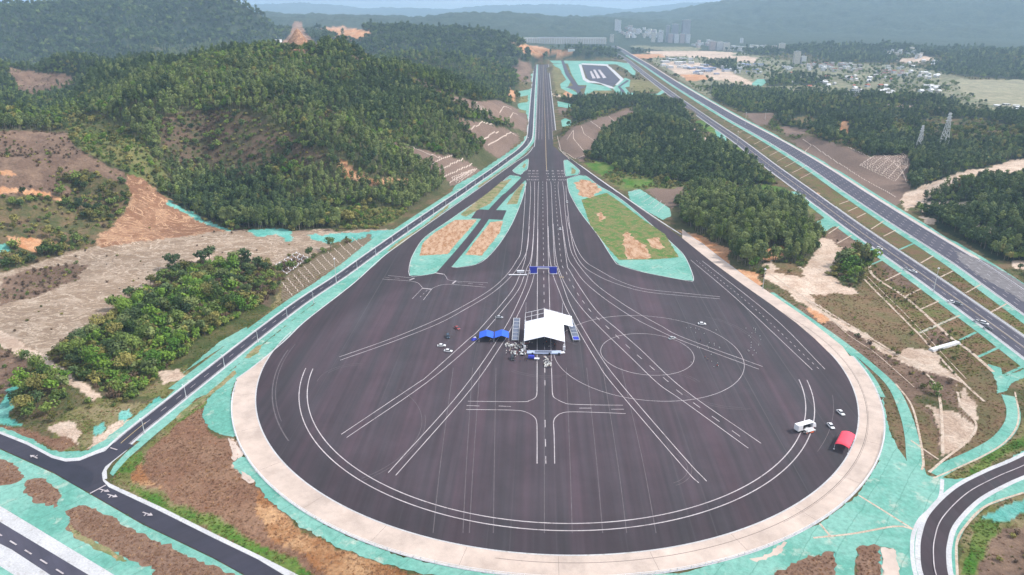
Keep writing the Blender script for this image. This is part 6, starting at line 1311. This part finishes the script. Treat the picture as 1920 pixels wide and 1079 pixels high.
village(9, 1840, 198, 1915, 212, (6, 12), (2, 4), (0, 1), (3, 0), 'low white farm building beside the pale fields', 'farm buildings by the pale fields')
village(22, 1480, 140, 1700, 168, (4, 8), (3, 5), (0, 1), (0, 3, 1), 'small pale farmhouse dotted among the valley fields', 'farmhouses dotted over the valley', 'gable')
village(18, 1700, 116, 1760, 150, (4, 8), (3, 5), (0, 1), (3, 0), 'small pale house strung along the valley road at the foot of the right ridge', 'houses along the valley road', 'gable')
building(515, 86, 20, 5, 0, 3, 'white shed beside the pointed bare rock on the left ridge', name='ridge_shed', cat='shed'); building(1071, 109, 12, 4, 0, 3, 'white site office at the far end of the runway', name='site_office', cat='office')
t = thing('culvert_headwall', (*at(1771, 651)[:2], 0), bearing((1745, 659), (1797, 644)), 'long white concrete culvert block in the brown embankment', 'culvert'); L_ = float(np.linalg.norm(G(1745, 659) - G(1797, 644))); MB().box((0, 0, .5), (L_, 3.2, 1.1), taper=(.98, .7)).build('block', M['concrete'], t); MB().box((0, 0, 1.12), (L_ - 1, 2.0, .18)).build('cap', M['white'], t)
# ---------------- drains and lattices laid over the slopes
def drape(paths, w, lift, name, m, kind='structure', **kw):
    V = []; Fc = []
    for s in paths:
        p = np.array(PL(s) if isinstance(s, str) else s, float); q = resample(p, 2.0); c3 = cast(q[:, 0], q[:, 1]); c3 = c3[~np.isnan(c3[:, 0])]
        if len(c3) < 3: continue
        d = np.gradient(c3[:, :2], axis=0); d /= np.linalg.norm(d, axis=1)[:, None] + 1e-9; n = np.stack([d[:, 1], -d[:, 0]], -1) * w / 2; a = c3[:, :2] + n; b_ = c3[:, :2] - n; k = len(V)
        za = hfast(a[:, 0], a[:, 1]) + lift; zb = hfast(b_[:, 0], b_[:, 1]) + lift
        for i in range(len(c3)): V += [(*a[i], za[i]), (*b_[i], zb[i])]
        for i in range(len(c3) - 1):
            if np.linalg.norm(c3[i + 1] - c3[i]) < 25: Fc.append((k + 2 * i, k + 2 * i + 1, k + 2 * i + 3, k + 2 * i + 2))
    if V: o = link(name, V, Fc, m); o["kind"] = kind; return o
def grid(c, nu, nv):
    A, B, C_, D_ = (np.array(q, float) for q in c); out = []
    for i in range(nu + 1): u = i / nu; out.append([tuple(A + (B - A) * u), tuple(D_ + (C_ - D_) * u)])
    for j in range(nv + 1): v = j / nv; out.append([tuple(A + (D_ - A) * v), tuple(B + (C_ - B) * v)])
    return out
drape(["800,316 830,300 850,294", "833,335 860,322 885,310", "843,345 890,318", "815,326 845,312 868,301", "770,276 800,290 830,300", "882,245 905,232 925,236", "908,262 935,248", "915,275 958,250 968,256", "895,192 885,203 915,210", "937,213 945,200 960,206", "955,225 962,212 972,216",
       "1063,263 1075,245 1075,262 1100,290", "1090,238 1095,252 1120,270", "1107,228 1135,250", "1140,218 1155,232", "1055,285 1080,300 1100,290 1113,277", "1205,205 1207,228", "1505,262 1560,300 1610,332 1680,372", "1590,277 1633,297 1612,312", "1655,290 1690,320 1700,345", "1520,275 1505,290", "1045,256 1052,285 1068,300"], .8, .3, 'slope_drains', M['sand'])
drape(grid(((1612, 312), (1640, 293), (1702, 312), (1678, 342)), 9, 5) + grid(((1640, 293), (1690, 283), (1703, 300), (1700, 312)), 7, 3), .6, .3, 'slope_lattice', M['sand'])
drape(grid(((846, 336), (880, 322), (896, 318), (858, 345)), 9, 3) + grid(((893, 196), (905, 200), (912, 212), (898, 208)), 4, 2), .6, .3, 'toe_lattice', M['sand'])
drape(grid(((517, 499), (556, 476), (578, 486), (538, 515)), 5, 3), .4, .2, 'retaining_lattice', M['white'])
drape([((527 + i * 11, 530 - i * 7), (548 + i * 11, 556 - i * 7.6)) for i in range(13)], .5, .2, 'bank_ribs', M['sand'])
drape([((1180 + i * 9, 362 + i * 6.0), (1195 + i * 9, 356 + i * 4.5)) for i in range(7)], .5, .2, 'net_seams', M['paint'])
